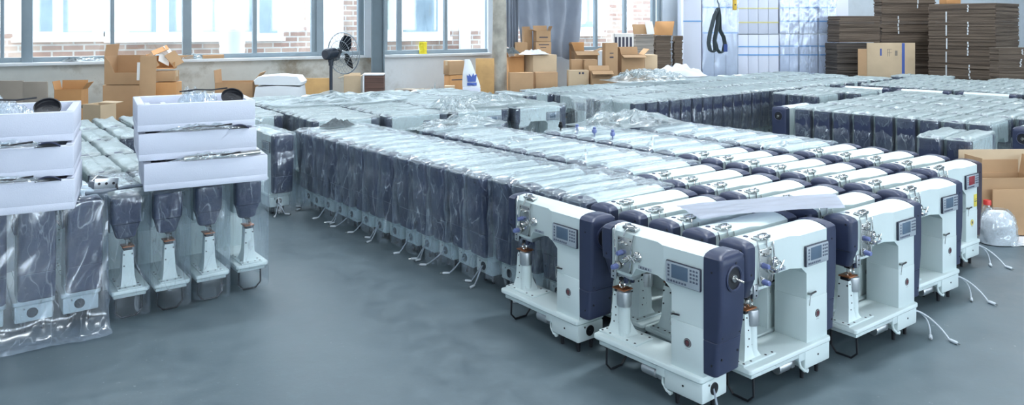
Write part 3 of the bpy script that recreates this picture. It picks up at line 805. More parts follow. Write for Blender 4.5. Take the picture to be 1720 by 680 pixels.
def fill_tray(fr, rz, z, who, seed, disc_x, d, top):
    """what sticks out of a tray: film, a round cover, cables"""
    fy = -d / 2
    if top:
        crumple('accessory_bag', f'clear bag of accessories heaped in {who}', fr(.02, -.02, z - .085), rz, .27, .26, .17, seed, 'film_small', 'plastic bag', 34, 'accessory bags in the trays', ridge=1.4)
        o = arc_plate('round_cover', f'black round cover bagged in {who}', fr(disc_x - .01, fy + .10, z - .012), rz, .050, 'round covers in the trays'); o.rotation_euler = (.75, 0, rz)
    else:
        crumple('accessory_bag', f'film-wrapped accessories squeezed out over the lip of {who}', fr(.02, fy + .002, z - .0085), rz, .36, .05, .040, seed, 'film_small', 'plastic bag', 40, 'accessory bags in the trays', ridge=1.4)
        if disc_x is not None:
            b = MB().mat('black'); r_ = .062; pr = [(r_ * math.sin(a), r_ * math.cos(a) - r_ * .70) for a in [(-.79 + 1.58 * q / 14) for q in range(15)]]
            b.loft([[(x, y, zz) for x, zz in pr] for y in (-.010, .0)]); b.mat('navy_plastic').tube([(x * 1.0, -.010, zz) for x, zz in pr], .0035, 6)
            o = obj('round_cover', b); o.location = fr(disc_x, fy + .004, z - .008); o.rotation_euler = (.12, 0, rz); tag(o, f'black curved cover edge showing at the lip of {who}', 'belt cover', 'round covers in the trays')
        else:
            b = MB().mat('steel').tube([(-.16, 0, 0), (-.06, .004, .002), (.06, -.002, .0), (.17, .002, .004)], .0115, 12); o = obj('metal_tube', b); o.location = fr(.06, fy + .004, z + .003); o.rotation_euler = (0, 0, rz + .02)
            tag(o, f'shiny metal tube lying along the lip of {who}', 'tube')
    b = MB().mat('black')
    for k in range(3): b.tube([(-.10 + .02 * k, .004 * k, .0), (-.03, .006 * k - .004, .007), (.04, -.004 * k, .003), (.11, .004 * k, .009)], .0036, 6)
    o = obj('cable_bundle', b); o.location = fr(.03, fy + (.10 if top else -.004), z + (.035 if top else .005)); o.rotation_euler = (0, 0, rz); tag(o, f'thin black cables poking out of {who}', 'cable', 'cables in the trays')
# right stack: front-left corner seen near pixel 242,323
def tray_at(px, py, zlow, w, d, rz):
    p = at(px, py, zlow); return Vector((p.x, p.y)) + Vector((math.cos(rz), math.sin(rz))) * (w / 2) + Vector((-math.sin(rz), math.cos(rz))) * (d / 2)
RZ = .50
whoR = ['the bottom tray of the right stack', 'the middle tray of the right stack', 'the top tray of the right stack']
PXR = [(241.5, 322.5), (232.5, 272), (230.5, 222.5)]
Z0 = .590
for k in range(3):
    z = Z0 + k * TH
    w, d = (.525, .46) if k == 0 else (.50, .46)
    c = tray_at(*PXR[k], z, w, d, RZ); fr = tray_frame(c, RZ)
    tray('foam_tray', ['white polystyrene tray at the bottom of the right stack, on four bagged machines', 'white polystyrene tray in the middle of the right stack', 'white polystyrene tray on top of the right stack, divider ribs showing'][k],
         (c.x, c.y, z), RZ, w, d, TH - .009, 'polystyrene trays of the right stack', divs=((-.19, -.2, .2), (-.12, .0, .2)) if k == 2 else ((-.17, -.2, .2),))
    fill_tray(fr, RZ, z + TH, whoR[k], 3.1 + k * 2.3, (None, .17, .17)[k], d, k == 2)
RL = .46
whoL = ['the bottom tray of the left stack', 'the middle tray of the left stack', 'the top tray of the left stack']
PXL = [(125.5, 351), (124, 294), (124, 236)]
for k in range(3):
    z = Z0 + k * TH; w, d = .56, .50
    p = at(*PXL[k], z); c = Vector((p.x, p.y)) - Vector((math.cos(RL), math.sin(RL))) * (w / 2) + Vector((-math.sin(RL), math.cos(RL))) * (d / 2); fr = tray_frame(c, RL)
    tray('foam_tray', ['white polystyrene tray at the bottom of the left stack, on the clear sheet', 'white polystyrene tray in the middle of the left stack', 'white polystyrene tray on top of the left stack, a black round cover in it'][k],
         (c.x, c.y, z), RL, w, d, TH - .009, 'polystyrene trays of the left stack', divs=((-.1, -.2, .2),))
    fill_tray(fr, RL, z + TH, whoL[k], 11.7 + k * 1.9, .19, d, k == 2)
# metal bracket and cables lying on the machines between the stacks
p = at(172, 311, .60); b = MB().mat('aluminium')
b.box(-.05, .05, -.045, -.04, 0, .045, .001); b.box(-.05, .05, -.045, .03, 0, .004, .001); b.box(-.05, -.046, -.045, .03, 0, .03, .001)
b.mat('black')
for x in (-.03, 0, .03): b.cyl((x, -.0455, .022), (x, -.0445, .022), .006, n=12)
b.mat('steel').tube([(-.05, .0, .02), (-.02, .02, .045), (.03, .03, .03), (.05, .03, .01)], .007, 8)
o = obj('metal_bracket', b); o.location = (p.x, p.y, .592); o.rotation_euler = (0, .1, .8); tag(o, 'bent metal bracket lying on bagged machines between the tray stacks', 'bracket')
p = at(192, 318, .60); b = MB().mat('cord_dark')
for k in range(4): b.tube([(-.12, -.012 * k, .0 + .004 * k), (-.05, .01 - .012 * k, .008), (.04, .0 - .008 * k, .010 + .004 * k), (.115, .02 - .004 * k, .012)], .0058, 7)
b.mat('black').tube([(.0, .02, .01), (.0, .0, .03), (.0, -.045, .02)], .004, 6)
o = obj('cable_bundle', b); o.location = (p.x + .01, p.y, .592); o.rotation_euler = (0, 0, .55); tag(o, 'grey cable bundle lying on the bagged machines beside the right tray stack', 'cable')

# ------------------------------------------------------------------ big clear sheet over the left machines
b = MB().mat('film_blue')
E0 = Vector((-1.784, 3.392)); uS = -uL; rS = -vL      # uS: towards the camera, rS: to the left along the row
def sheet(u, v):
    # u along the row (right end wraps round), v from the top at the back down to the hem
    L = 1.25; s = u * (L + .42) - .42               # s<0: the right hand return
    t = v
    if t < .22: q, z = -.30 + .30 * (t / .22), .574
    elif t < .30: k = (t - .22) / .08; q, z = .0 + .022 * math.sin(k * PI / 2), .574 - .02 * (1 - math.cos(k * PI / 2)) * 1.2
    else: k = (t - .30) / .70; q, z = .024 + .035 * k + (.10 * max(0, (k - .80) / .20) ** 1.5), .550 - .542 * min(1, k / .93)
    fold = noise.noise(Vector((s * 6 + z * 1.5, z * .9, 3))) * .035 + abs(noise.noise(Vector((s * 12 + z * 6, z * 3, 8)))) * .035
    if t > .25: q += fold * (.5 + (t - .25)); 
    else: z += abs(fold) * .15
    q = max(q, .012) if t > .3 else q
    if s >= 0: P = E0 + rS * (s + .018) + uS * q
    else:
        a = min(1, -s / .07) * PI / 2            # round the corner then run back along the side
        back = max(0, -s - .07)
        oq = q if t > .22 else 0.02
        P = E0 + rS * .018 - rS * (math.sin(a) * .006) + uS * (q * math.cos(a) if t > .22 else q) - uS * back * (1 if t > .22 else 0)
        if t > .22: z = z
    return (P.x, P.y, max(.006, z))
b.grid(sheet, 120, 60)
o = obj('plastic_sheet', b, ang=80); tag(o, 'big clear plastic sheet hanging to the floor over the machines under the left tray stack', 'plastic sheet')

# ------------------------------------------------------------------ loose film and foam sheet lying on the machines
crumple('film_heap', 'big crumpled heap of clear film lying at the back of the main block', (*at(1052, 206, .60).xy, .592), .50, .92, .42, .15, 4.4, 'film_heap', n=60, ridge=.8)
crumple('film_heap', 'dark grey crumpled rag of film on the aisle row', (*at(567, 212, .58).xy, .58), .6, .26, .14, .06, 8.4, 'dark_rag', n=36, ridge=1.5)
crumple('film_heap', 'heap of clear film on the far machines before the tall carton', (*at(1090, 137, .58).xy, .60), .5, 1.25, .7, .24, 1.4, 'film_heap', n=60)
crumple('film_heap', 'rolled white film lying on the far machines beside the foam blocks', (*at(1136, 128, .58).xy, .58), .2, .9, .36, .24, 6.1, 'foam_soft', n=50, ridge=.6)
crumple('film_heap', 'wide clear film thrown over the middle block before the plain white wall', (*at(800, 176, .58).xy, .585), .55, 1.0, .5, .15, 12.2, 'film_heap', n=56)
crumple('film_heap', 'long clear film spread over the middle block in front of the fan', (*at(566, 170, .58).xy, .585), .55, 1.35, .7, .10, 15.9, 'film_heap', n=64)
crumple('film_heap', 'tuft of clear film standing on the middle machine of three behind the aisle block', (*at(768, 188, .58).xy, .58), .4, .34, .3, .17, 18.3, 'film_heap', n=36)
crumple('film_heap', 'clear film lying along the back edge of the aisle row, peaked at its right end', (*at(770, 213, .58).xy, .585), .62, .80, .22, .10, 21.3, 'film_heap', n=50)
# draped end of film between middle and far block
b = MB().mat('film_heap')
pA = at(938, 160, .6)
def drape(u, v):
    z = .60 - .56 * max(0, (v - .25) / .75); y = -.05 * math.sin(u * 7) * v - .25 * max(0, (.25 - v)) * 0
    x = (u - .5) * (.34 + .12 * v) + .05 * noise.noise(Vector((u * 5, v * 2, 2)))
    y += .30 * max(0, (.25 - v) / .25) - .05 * v + .05 * noise.noise(Vector((u * 9, v * 1.5, 7)))
    return (x, y, max(.004, z + .03 * noise.noise(Vector((u * 4, v * 4, 1)))))
b.grid(drape, 40, 30); o = obj('draped_film', b, ang=80); o.location = (pA.x + .31, pA.y - .34, 0); o.rotation_euler = (0, 0, .1); tag(o, 'greyish film hanging down between the middle block and the far block', 'plastic film')
# foam sheet on the bare machines
b = MB().mat('sheet_foam')
q = [at(1136, 349, .572), at(1404, 330, .572), at(1420, 353, .572), at(1176, 372, .572)]
def fsheet(u, v):
    a = q[0].lerp(q[1], u).lerp(q[3].lerp(q[2], u), v)
    return (a.x, a.y, .582 + .006 * noise.noise(Vector((u * 6, v * 9, 2))) + .006 * math.sin(u * 3) + .006 * abs(noise.noise(Vector((u * 2, v * 14, 5)))))
b.grid(fsheet, 50, 24)
r = bmesh.ops.solidify(b.bm, geom=b.bm.faces[:], thickness=.003)
o = obj('foam_sheet', b, ang=60); tag(o, 'thin white foam sheet laid across the bare machines behind the front edge', 'foam sheet')

# ------------------------------------------------------------------ building
W0, AW = Vector((-.34, 11.0)), .515
dW, nW = Vector((math.cos(AW), math.sin(AW))), Vector((-math.sin(AW), math.cos(AW)))   # nW points outside
def s_at(px, off=0.):
    k = Vector(((px - CX) / F, 1.0)); t = (W0.dot(nW) + off) / k.dot(nW); P = k * t
    return (P - W0).dot(dW), P.y
def h_at(px, py, off=0.):
    s, d = s_at(px, off); return zd(py, d)
def wallobj(name, mb, parent=None, kind='structure', ang=35):
    o = obj(name, mb, parent, ang=ang)
    if parent is None:
        o.location = (W0.x, W0.y, 0); o.rotation_euler = (0, 0, AW)
        if kind: o['kind'] = kind
    return o
b = MB().mat('floor_paint').box(-14, 20, -17, .2, -.1, 0); wallobj('floor', b)
b = MB().mat('roof_grey').box(-14, 20, -17, .25, 5.0, 5.15); wallobj('ceiling', b)
b = MB().mat('plaster_clean').box(-9.2, -9.0, -17, 0, 0, 5); wallobj('wall_left', b)
b = MB().mat('plaster_clean').box(18, 18.2, -17, 0, 0, 5); wallobj('wall_end', b)
b = MB().mat('plaster_clean').box(-9, 18, -16.2, -16, 0, 1.0).box(-9, 18, -16.2, -16, 3.3, 5)
for k in range(10): b.box(-9 + 2.92 * k, -8.4 + 2.92 * k, -16.2, -16, .99, 3.31)
wallobj('wall_rear', b)
for k in range(9):  # unseen windows, added to let in frontal fill daylight from behind the camera
    e = bpy.data.objects.new('window_%d' % (11 + k), None); C.objects.link(e); e.location = (W0.x, W0.y, 0); e.rotation_euler = (0, 0, AW); e['kind'] = 'structure'
    x0, x1 = -8.4 + 2.92 * k, -9 + 2.92 * (k + 1)
    f = MB().mat('frame_grey').box(x0, x1, -16.14, -16.06, 1.0, 1.06).box(x0, x1, -16.14, -16.06, 3.24, 3.3).box(x0, x0 + .06, -16.14, -16.06, 1.06, 3.24).box(x1 - .06, x1, -16.14, -16.06, 1.06, 3.24).box((x0 + x1) / 2 - .03, (x0 + x1) / 2 + .03, -16.14, -16.06, 1.06, 3.24)
    wallobj('window_frame', f, e)
    wallobj('window_pane', MB().mat('glass').box(x0 + .05, x1 - .05, -16.104, -16.098, 1.04, 3.26), e)
SX = lambda px: s_at(px)[0]
sL = SX(-260)
# lower wall, piers and the far plain wall
sill = lambda px0, px1: (h_at(px0, 0), )
SILL = .885
def seg(mb, px0, px1, z0, z1, y0=0., y1=.24): return mb.box(SX(px0), SX(px1), y0, y1, z0, z1)
b = MB().mat('plaster_dirty'); b.box(sL - 3, SX(640), 0, .24, 0, SILL); b.box(sL - 3, SX(-60), 0, .24, SILL, 5)
wallobj('wall_back', b)
b = MB().mat('plaster_clean'); b.box(SX(645), SX(1140), 0, .24, 0, SILL); wallobj('wall_front', b)
b = MB().mat('plaster_blue'); b.box(SX(1112), SX(1146), -.02, .26, 0, 5); b.box(SX(1146), SX(1146) + 14, 0, .24, 0, 5); wallobj('wall_right', b)
b = MB().mat('plaster_blue'); b.box(SX(612), SX(629), -.01, .24, SILL - .02, 5); b.box(SX(820), SX(829), 0, .24, SILL - .02, 5); wallobj('wall_middle', b)
# lintel above all windows
b = MB().mat('plaster_clean').box(sL - 3, SX(1146), 0, .24, 3.2, 5); wallobj('wall_top', b)
b = MB().mat('plaster_clean').box(sL - 3, SX(612), -.06, .26, SILL - .02, SILL + .015, .004).box(SX(645), SX(822), -.06, .26, SILL - .02, SILL + .015, .004); wallobj('trim_1', b)
# windows
def window(n, px0, px1, mull, thick=(), y=.06):
    e = bpy.data.objects.new(f'window_{n}', None); C.objects.link(e); e.location = (W0.x, W0.y, 0); e.rotation_euler = (0, 0, AW); e['kind'] = 'structure'
    f = MB().mat('frame_grey'); x0, x1 = SX(px0), SX(px1); zb = SILL + .015
    f.box(x0, x1, y - .035, y + .045, zb, zb + .055, .004); f.box(x0, x1, y - .035, y + .045, 3.14, 3.2)
    f.box(x0, x0 + .06, y - .03, y + .04, zb, 3.2); f.box(x1 - .06, x1, y - .03, y + .04, zb, 3.2)
    for a, w in mull: f.box(SX(a - w / 2), SX(a + w / 2), y - .03 - (.03 if w > 10 else 0), y + .04, zb, 3.2, .004)
    wallobj('window_frame', f, e)
    g = MB().mat('glass').box(x0 + .03, x1 - .03, y + .002, y + .008, zb + .03, 3.17)
    wallobj('window_pane', g, e)
window(1, -60, 537, ((45, 19), (189, 7), (314.5, 15), (429, 7), (3, 6), (529, 9)))
window(2, 537, 614, ((606, 6),))
window(3, 645, 826, ((673, 7), (751, 5)))
window(4, 829, 1114, ((1004, 4), (1053, 4), (1101, 5), (905, 5), (955, 5)))
# steel column
st = s_at(637, -.35)
b = MB().mat('steel_blue'); wd = .085
b.box(-wd, wd, -.01, .01, 0, 5).box(-wd, -wd + .016, -.085, .085, 0, 5).box(wd - .016, wd, -.085, .085, 0, 5)
o = obj('column', b); P = W0 + dW * st[0] - nW * .30; o.location = (P.x, P.y, 0); o.rotation_euler = (0, 0, .18); o['kind'] = 'structure'
# ----- outside: brick building across the yard
OY = 2.6
SO = lambda px, off=OY: s_at(px, off)[0]
b = MB().mat('brick').box(SO(-420), SO(1500), OY, OY + .3, -.2, 3.6); wallobj('wall_outside', b)
b = MB().mat('outside_ground').box(-16, 22, .3, OY, -.25, -.1); wallobj('ground_outside', b)
def outwin(px0, px1, py1, panes, idx, py_gl=None):
    e = bpy.data.objects.new('window_%d' % idx, None); C.objects.link(e); e.location = (W0.x, W0.y, 0); e.rotation_euler = (0, 0, AW); e['kind'] = 'structure'
    zb = h_at((px0 + px1) / 2, py1, OY - .1); zt = 3.4
    f = MB().mat('outside_white').box(SO(px0), SO(px1), OY - .10, OY + .02, zb, zt, .01).box(SO(px0 - 2), SO(px1 + 2), OY - .16, OY - .02, zb - .07, zb, .01)
    wallobj('window_frame', f, e)
    for a, c_, pyb in panes:
        g = MB().mat('outside_glass').box(SO(a, OY - .1), SO(c_, OY - .1), OY - .115, OY - .09, h_at((a + c_) / 2, pyb, OY - .1), zt - .15)
        wallobj('window_pane', g, e)
outwin(22, 174, 62, ((54, 88, 53), (106, 155, 54)), 5)
outwin(176, 314, 63, ((164, 200, 53), (217, 262, 54), (284, 306, 53)), 6)
outwin(318, 474, 62, ((340, 369, 53), (412, 425, 53), (436, 466, 55)), 7)
outwin(640, 752, 62, ((677, 735, 53), (648, 663, 50)), 8)
outwin(905, 1010, 55, ((920, 950, 45), (960, 1000, 45)), 9)
# white downpipes and a green shutter on the outside wall
for px0, px1, i in ((540, 574, 2), (770, 786, 3)):
    b = MB().mat('outside_white').box(SO(px0), SO(px1), OY - .12, OY, -.2, 3.55, .02); wallobj('trim_%d' % i, b)
b = MB().mat('outside_green').box(SO(645, OY - .2), SO(662, OY - .2), OY - .22, OY - .18, h_at(654, 50, OY - .2), 3.3, .005); wallobj('trim_4', b)
# wrapped roll stack in the yard
P = W0 + dW * s_at(390, .9)[0] + nW * .9; d_ = P.y; k = d_ / F; r_ = 20 * k
t = thing('wrapped_rolls', 'two white film-wrapped rolls stacked outside the left window', 'rolls', (P.x, P.y, -.12))
zt1 = zd(50, d_) + .12
obj('lower_roll', MB().mat('foam_soft').lathe([(.001, 0), (r_, 0)] + [(r_ + (.006 if i % 2 else -.004), .06 + i * (zt1 - .08) / 26) for i in range(27)] + [(r_, zt1 - .01), (.001, zt1)], (0, 0, 0), (0, 0, 1), 32), t)
obj('upper_roll', MB().mat('outside_white').lathe([(.001, zt1), (r_, zt1 + .005), (r_ * 1.03, zt1 + .03)] + [(r_ * (1.0 if i % 2 else 1.02), zt1 + .06 + i * .06) for i in range(20)] + [(.001, zt1 + 1.3)], (0, 0, 0), (0, 0, 1), 32), t)
b = MB().mat('outside_ground').box(-.4, .4, -.4, .4, -.005, 0)
# ------------------------------------------------------------------ cartons and other things before the window wall
def carton(label, px0, px1, py0, py1, d, mat='card', yaw=AW, r=.75, opened=(), group=None, floor=False, tape=False, zb=None, zt=None, marks=(), lean=0, name='carton', front=1.):
    """a cardboard box spanning px0..px1 at depth d, its top at py0 and its foot at py1 (or on the floor)"""
    vis = (px1 - px0) / F * d
    w = vis / (math.cos(yaw) + r * abs(math.sin(yaw))); dp = w * r
    cx = ((px0 + px1) / 2 - CX) / F * d
    z1 = zd(py0, d) if zt is None else zt; z0 = 0 if floor else (zd(py1, d) if zb is None else zb); h = z1 - z0
    t = thing(name, label, 'carton', (cx, d + dp * .3, z0), yaw, group); t.rotation_euler = (0, lean, yaw)
    th = .005
    if opened:
        b = MB().mat(mat)
        b.box(-w / 2, w / 2, -dp / 2, -dp / 2 + th, 0, h * front)
        if front < 1: b.add([(-w / 2, -dp / 2, h * front), (-w * .22, -dp / 2, h * front), (-w * .36, -dp / 2, h * .80), (-w / 2, -dp / 2, h), (-w / 2, -dp / 2 + th, h * front), (-w * .22, -dp / 2 + th, h * front), (-w * .36, -dp / 2 + th, h * .80), (-w / 2, -dp / 2 + th, h)], [(0, 1, 2, 3), (7, 6, 5, 4), (1, 5, 6, 2), (2, 6, 7, 3)])
        b.box(-w / 2, w / 2, dp / 2 - th, dp / 2, 0, h)
        b.box(-w / 2, -w / 2 + th, -dp / 2 + th, dp / 2 - th, 0, h); b.box(w / 2 - th, w / 2, -dp / 2 + th, dp / 2 - th, 0, h)
        b.box(-w / 2 + th, w / 2 - th, -dp / 2 + th, dp / 2 - th, max(0, h - .5), max(0, h - .5) + th)
        obj('box_body', b, t)
        for side, ang in opened:
            L = dp * .5 if side in 'fb' else w * .42
            fb = MB().mat(mat)
            if side in 'fb': fb.box(-w / 2 + .003, w / 2 - .003, 0, L * .95, -.002, .002)
            else: fb.box(-dp / 2 + .003, dp / 2 - .003, 0, L * .8, -.002, .002)
            f = obj('flap', fb, t)
            loc = {'f': (0, -dp / 2, h), 'b': (0, dp / 2, h), 'l': (-w / 2, 0, h), 'r': (w / 2, 0, h)}[side]
            rz = {'f': PI, 'b': 0, 'l': PI / 2, 'r': -PI / 2}[side]
            f.location = loc; f.rotation_euler = (ang, 0, rz)
    else:
        b = MB().mat(mat).box(-w / 2, w / 2, -dp / 2, dp / 2, 0, h, .006)
        obj('box_body', b, t)
    if tape and not opened:
        obj('tape', MB().mat('tape').box(-w / 2 - .001, w / 2 + .001, -.03, .03, h - .06, h + .0015), t)
    if marks:
        mb = MB().mat('card_print')
        for fx, fz, fw, fh in marks: mb.box(-w / 2 + fx * w, -w / 2 + (fx + fw) * w, -dp / 2 - .0012, -dp / 2 - .0002, fz * h, (fz + fh) * h)
        obj('printed_marks', mb, t)
    return t
UP, OUT, IN = 1.35, .35, 2.2
# far left
b = MB().mat('card_grey').box(-.34, .10, -.012, .012, 0, .83, .004); b.box(.11, .30, -.012, .012, 0, .82, .004); b.box(.098, .112, -.01, .01, 0, .82)
b.mat('card_print').cyl((-.10, -.0125, .68), (-.10, -.0115, .68), .012, n=10)
P = pd(38, 140, 6.6); o = obj('cardboard_sheet', b); o.location = (P.x - .1, P.y, 0); o.rotation_euler = (.0, 0, .1); tag(o, 'grey-brown folded cardboard sheet standing behind the left tray stack', 'cardboard')
carton('orange-brown open carton standing behind the left tray stack, one flap up', 92, 138, 150, 205, 6.9, 'card_warm', .15, .7, (('l', UP), ('r', .9), ('b', 1.5)), floor=True)
carton('low open carton under the small sunlit one behind the left tray stack', 132, 192, 207, 230, 6.5, 'card_grey', -.25, .7, (('f', -.2), ('r', -.1)), floor=True)
zt_ = zd(207, 6.5)
carton('small open carton with sunlit inside on top of a low carton, left', 138, 186, 180, 205, 6.5, 'card_pale', -.35, .8, (('l', -.6), ('b', .1)), zb=zt_ + .01, zt=zt_ + .16)
# pile under the left window
zA = zd(142, 7.8)
carton('wide scuffed carton at the bottom left of the pile under the left window', 174, 258, 142, 200, 7.8, 'card', .12, .6, floor=True, tape=True, group='carton pile under the left window')
carton('large torn open carton on top of the wide scuffed carton', 177, 241, 94, 142, 7.8, 'card', .10, .9, (('l', 1.75),), zb=zA + .005, front=.42, group='carton pile under the left window')
zB = zd(138, 7.8)
carton('orange carton standing at the right of the pile under the left window', 260, 298, 138, 200, 7.85, 'card_warm', .1, .8, floor=True, group='carton pile under the left window')
carton('small carton on top of the orange one in the left window pile', 258.5, 295, 119, 138, 7.85, 'card', .16, .8, zb=zB + .004, tape=True, group='carton pile under the left window')
# torn pieces on the very top
zC = zd(119, 7.85)
tp = thing('torn_carton', 'torn carton with white-lined flaps at the very top of the left window pile', 'carton', (*pd(272, 110, 7.9).xy, zC + .02), .3)
obj('box_body', MB().mat('card_warm').box(-.14, .13, -.09, .10, 0, .006).box(-.14, -.134, -.09, .1, 0, .15).box(-.14, .13, .094, .1, 0, .13).box(.12, .13, -.09, .1, 0, .07), tp)
for i, (x, y, z, rx, ry, rz, mt, w, h) in enumerate(((-.11, -.05, .07, 1.1, -.5, .3, 'card', .13, .16), (.02, .0, .10, .9, .5, .6, 'card_white', .12, .13), (.12, -.03, .10, .8, .9, -.3, 'card', .16, .12), (-.02, .03, .19, .5, -.4, .2, 'card_warm', .16, .09), (.06, .05, .18, .7, .3, 1.0, 'card_white', .09, .12))):
    f = obj('flap', MB().mat(mt).box(-w / 2, w / 2, -h / 2, h / 2, -.003, .003), tp); f.location = (x, y, z); f.rotation_euler = (rx, ry, rz)
b = MB().mat('card').box(-.07, .07, -.004, .004, 0, .36, .002); o = obj('torn_cardboard', b); P = pd(244, 147, 7.55); o.location = (P.x, P.y, zd(147, 7.55)); o.location.z = 0; o.scale = (1, 1, 1)
bpy.data.objects.remove(o)
b = MB().mat('card').box(-.075, .075, -.004, .004, 0, zd(94, 7.5), .002); b.mat('card_white').box(-.10, -.075, -.006, .003, zd(135, 7.5), zd(105, 7.5))
o = obj('torn_cardboard', b); P = pd(244, 120, 7.5); o.location = (P.x, P.y, 0); o.rotation_euler = (0, .03, .2); tag(o, 'upright torn cardboard strip leaning at the middle of the left window pile', 'cardboard')
# scraps on the sill
for i, (px, sx, sz, mt, lb) in enumerate(((322, .32, .08, 'film_heap', 'bluish film scrap on the window sill above the carton pile'), (150, .42, .06, 'film_heap', 'clear film scraps on the sill at the left'), (120, .2, .05, 'dark_rag', 'dark crumpled rag on the sill at the left'))):
    s, d_ = s_at(px, -.01); P = W0 + dW * s - nW * .005
    crumple('sill_scrap', lb, (P.x, P.y, SILL + .016), AW, sx, .10, sz, 30 + i, mt, 'scrap', 24)
for i, px in enumerate((358, 306)):
    s, d_ = s_at(px, 0); P = W0 + dW * s - nW * .0
    o = obj('cardboard_strip', MB().mat('card').box(-.12, .12, -.03, .03, 0, .045, .003)); o.location = (P.x, P.y, SILL + .0155); o.rotation_euler = (0, 0, AW); tag(o, ['flat brown cardboard strip on the sill left of the open carton', 'flat brown cardboard strip on the sill beside the bluish film scrap'][i], 'cardboard')
# open carton and foam rolls
carton('open carton with two white-lined flaps raised, beside the white foam rolls', 361, 426, 138, 165, 8.6, 'card', .1, .7, (('l', 1.5), ('r', .9), ('b', -.4)), floor=True)
t = thing('foam_rolls', 'white soft foam wadding stacked between the open carton and the plywood', 'foam', (*pd(472, 150, 8.55).xy, 0), .1)
for k, (z0, z1, w) in enumerate(((0, zd(143, 8.5), .56), (zd(142, 8.5), zd(126, 8.5), .50))):
    b = MB().mat('foam_soft'); h = z1 - z0
    prof = lambda s: [(-w / 2 * s, z0 + .01), (-w / 2 * s - .01, z0 + h * .5), (-w / 2 * .86 * s, z1 - .01), (0, z1 + .004), (w / 2 * .84 * s, z1 - .012), (w / 2 * s + .01, z0 + h * .3), (w / 2 * s, z0)]
    b.loft([[(x, y, z) for x, z in prof(s)] for y, s in ((-.18, .97), (-.16, 1), (.16, 1), (.18, .97))]); obj('foam_layer', b, t)
def board(name, label, px0, px1, py0, d, mat, cat, th=.015, yaw=.1, lean=.0):
    w = (px1 - px0) / F * d; o = obj(name, MB().mat(mat).box(-w / 2, w / 2, -th / 2, th / 2, 0, zd(py0, d), .003)); P = pd((px0 + px1) / 2, py0, d); o.location = (P.x, P.y, 0); o.rotation_euler = (lean, 0, yaw)
    return tag(o, label, cat)
board('plywood_sheet', 'orange plywood sheet standing behind the fan pole', 513, 554, 131, 9.3, 'plywood', 'plywood')
carton('crumpled pale carton right of the fan, its top caved in', 576, 606, 128, 160, 9.4, 'card_pale', .2, .45, (('l', -.3), ('r', .5), ('b', .9)), floor=True)
# dark stack by the column
t = thing('board_stack', 'dark brown stack of boards beside the steel column', 'board stack', (*pd(629, 140, 9.35).xy, 0), .1)
obj('boards', MB().mat('strata_wood').box(-.11, .12, -.12, .12, 0, zd(126, 9.3), .003), t); obj('wrap_edge', MB().mat('foam_soft').box(-.13, -.112, -.125, .12, 0, zd(124, 9.3)).box(-.11, .12, -.123, .12, zd(126, 9.3) + .001, zd(124, 9.3)), t)
# pieces at the foot of the white wall
carton('low flat carton lying at the foot of the white wall', 662, 712, 150, 165, 9.5, 'card_grey', .05, .5, floor=True)
carton('short low carton at the foot of the white wall, right of the flat one', 712, 727, 150, 165, 9.45, 'card', .05, .9, floor=True)
carton('small pale carton below the two stacked cartons and left of the white sack', 746, 764, 144, 165, 9.3, 'card_pale', .05, .9, floor=True)
crumple('plastic_bag', 'small bluish bag of film at the foot of the white wall', (*pd(732, 150, 9.2).xy, 0), 0, .2, .2, .90, 41, 'film_heap', 'plastic bag', 30, ridge=.5)
zD = zd(126, 9.9)
carton('lower of two stacked cartons left of the white sack', 745, 781, 126, 165, 9.9, 'card_warm', .55, .8, floor=True, marks=((.1, .9, .8, .02),))
carton('upper of two stacked cartons left of the white sack, taped top', 744, 780, 102, 126, 9.9, 'card', .55, .8, zb=zD + .004, tape=True)
# white sack with blue mark on a foam box
d_ = 8.9; P = pd(792, 150, d_)
t = thing('foam_box', 'white foam box with the blue-marked sack on it', 'box', (P.x, P.y, 0), .1); zt_ = zd(146, d_)
obj('box_body', MB().mat('foam').box(-.10, .10, -.10, .10, 0, zt_, .008), t)
t = thing('plastic_sack', 'translucent white sack with a blue printed mark, tied at the top', 'sack', (P.x - .0, P.y, zt_ + .002), .05)
sh = zd(100, d_) - zt_
b = MB().mat('foam_soft')
rings = []
for j in range(13):
    h = j / 12; w = .10 * (1 - .75 * h ** 1.3) + .004; rings.append([(w * math.cos(a) * (1 + .10 * noise.noise(Vector((a, h * 3, 1)))) - .05 * h, w * .8 * math.sin(a) * (1 + .12 * noise.noise(Vector((a * 1.4, h * 3, 4)))), h * sh) for a in [2 * PI * k / 28 for k in range(28)]])
b.loft(rings); obj('sack_body', b, t, ang=60)
b = MB().mat('blue_print')
def print_pt(x, z): 
    h = z / sh; w = .10 * (1 - .75 * h ** 1.3) + .004; cx_ = -.05 * h; q = max(-.93, min(.93, (x - cx_) / (w * 1.06))); return (x, -w * .92 * math.sqrt(1 - q * q) - .006, z)
for poly in ([(-.05, .02), (.06, .02), (.06, .055), (-.05, .055)], [(-.045, .065), (.05, .065), (.062, .15), (.035, .115), (.022, .165), (.0, .12), (-.03, .16), (-.03, .11), (-.055, .14)]):
    vs = [print_pt(x, z) for x, z in poly]; n = len(vs); cz = print_pt(sum(p[0] for p in poly) / n, sum(p[1] for p in poly) / n)
    b.add(vs + [cz], [(i, (i + 1) % n, n) for i in range(n)])
obj('blue_mark', b, t)
board('plywood_sheet', 'orange-brown cardboard sheet standing right of the white sack', 799, 830, 98, 10.0, 'plywood', 'cardboard', .02)
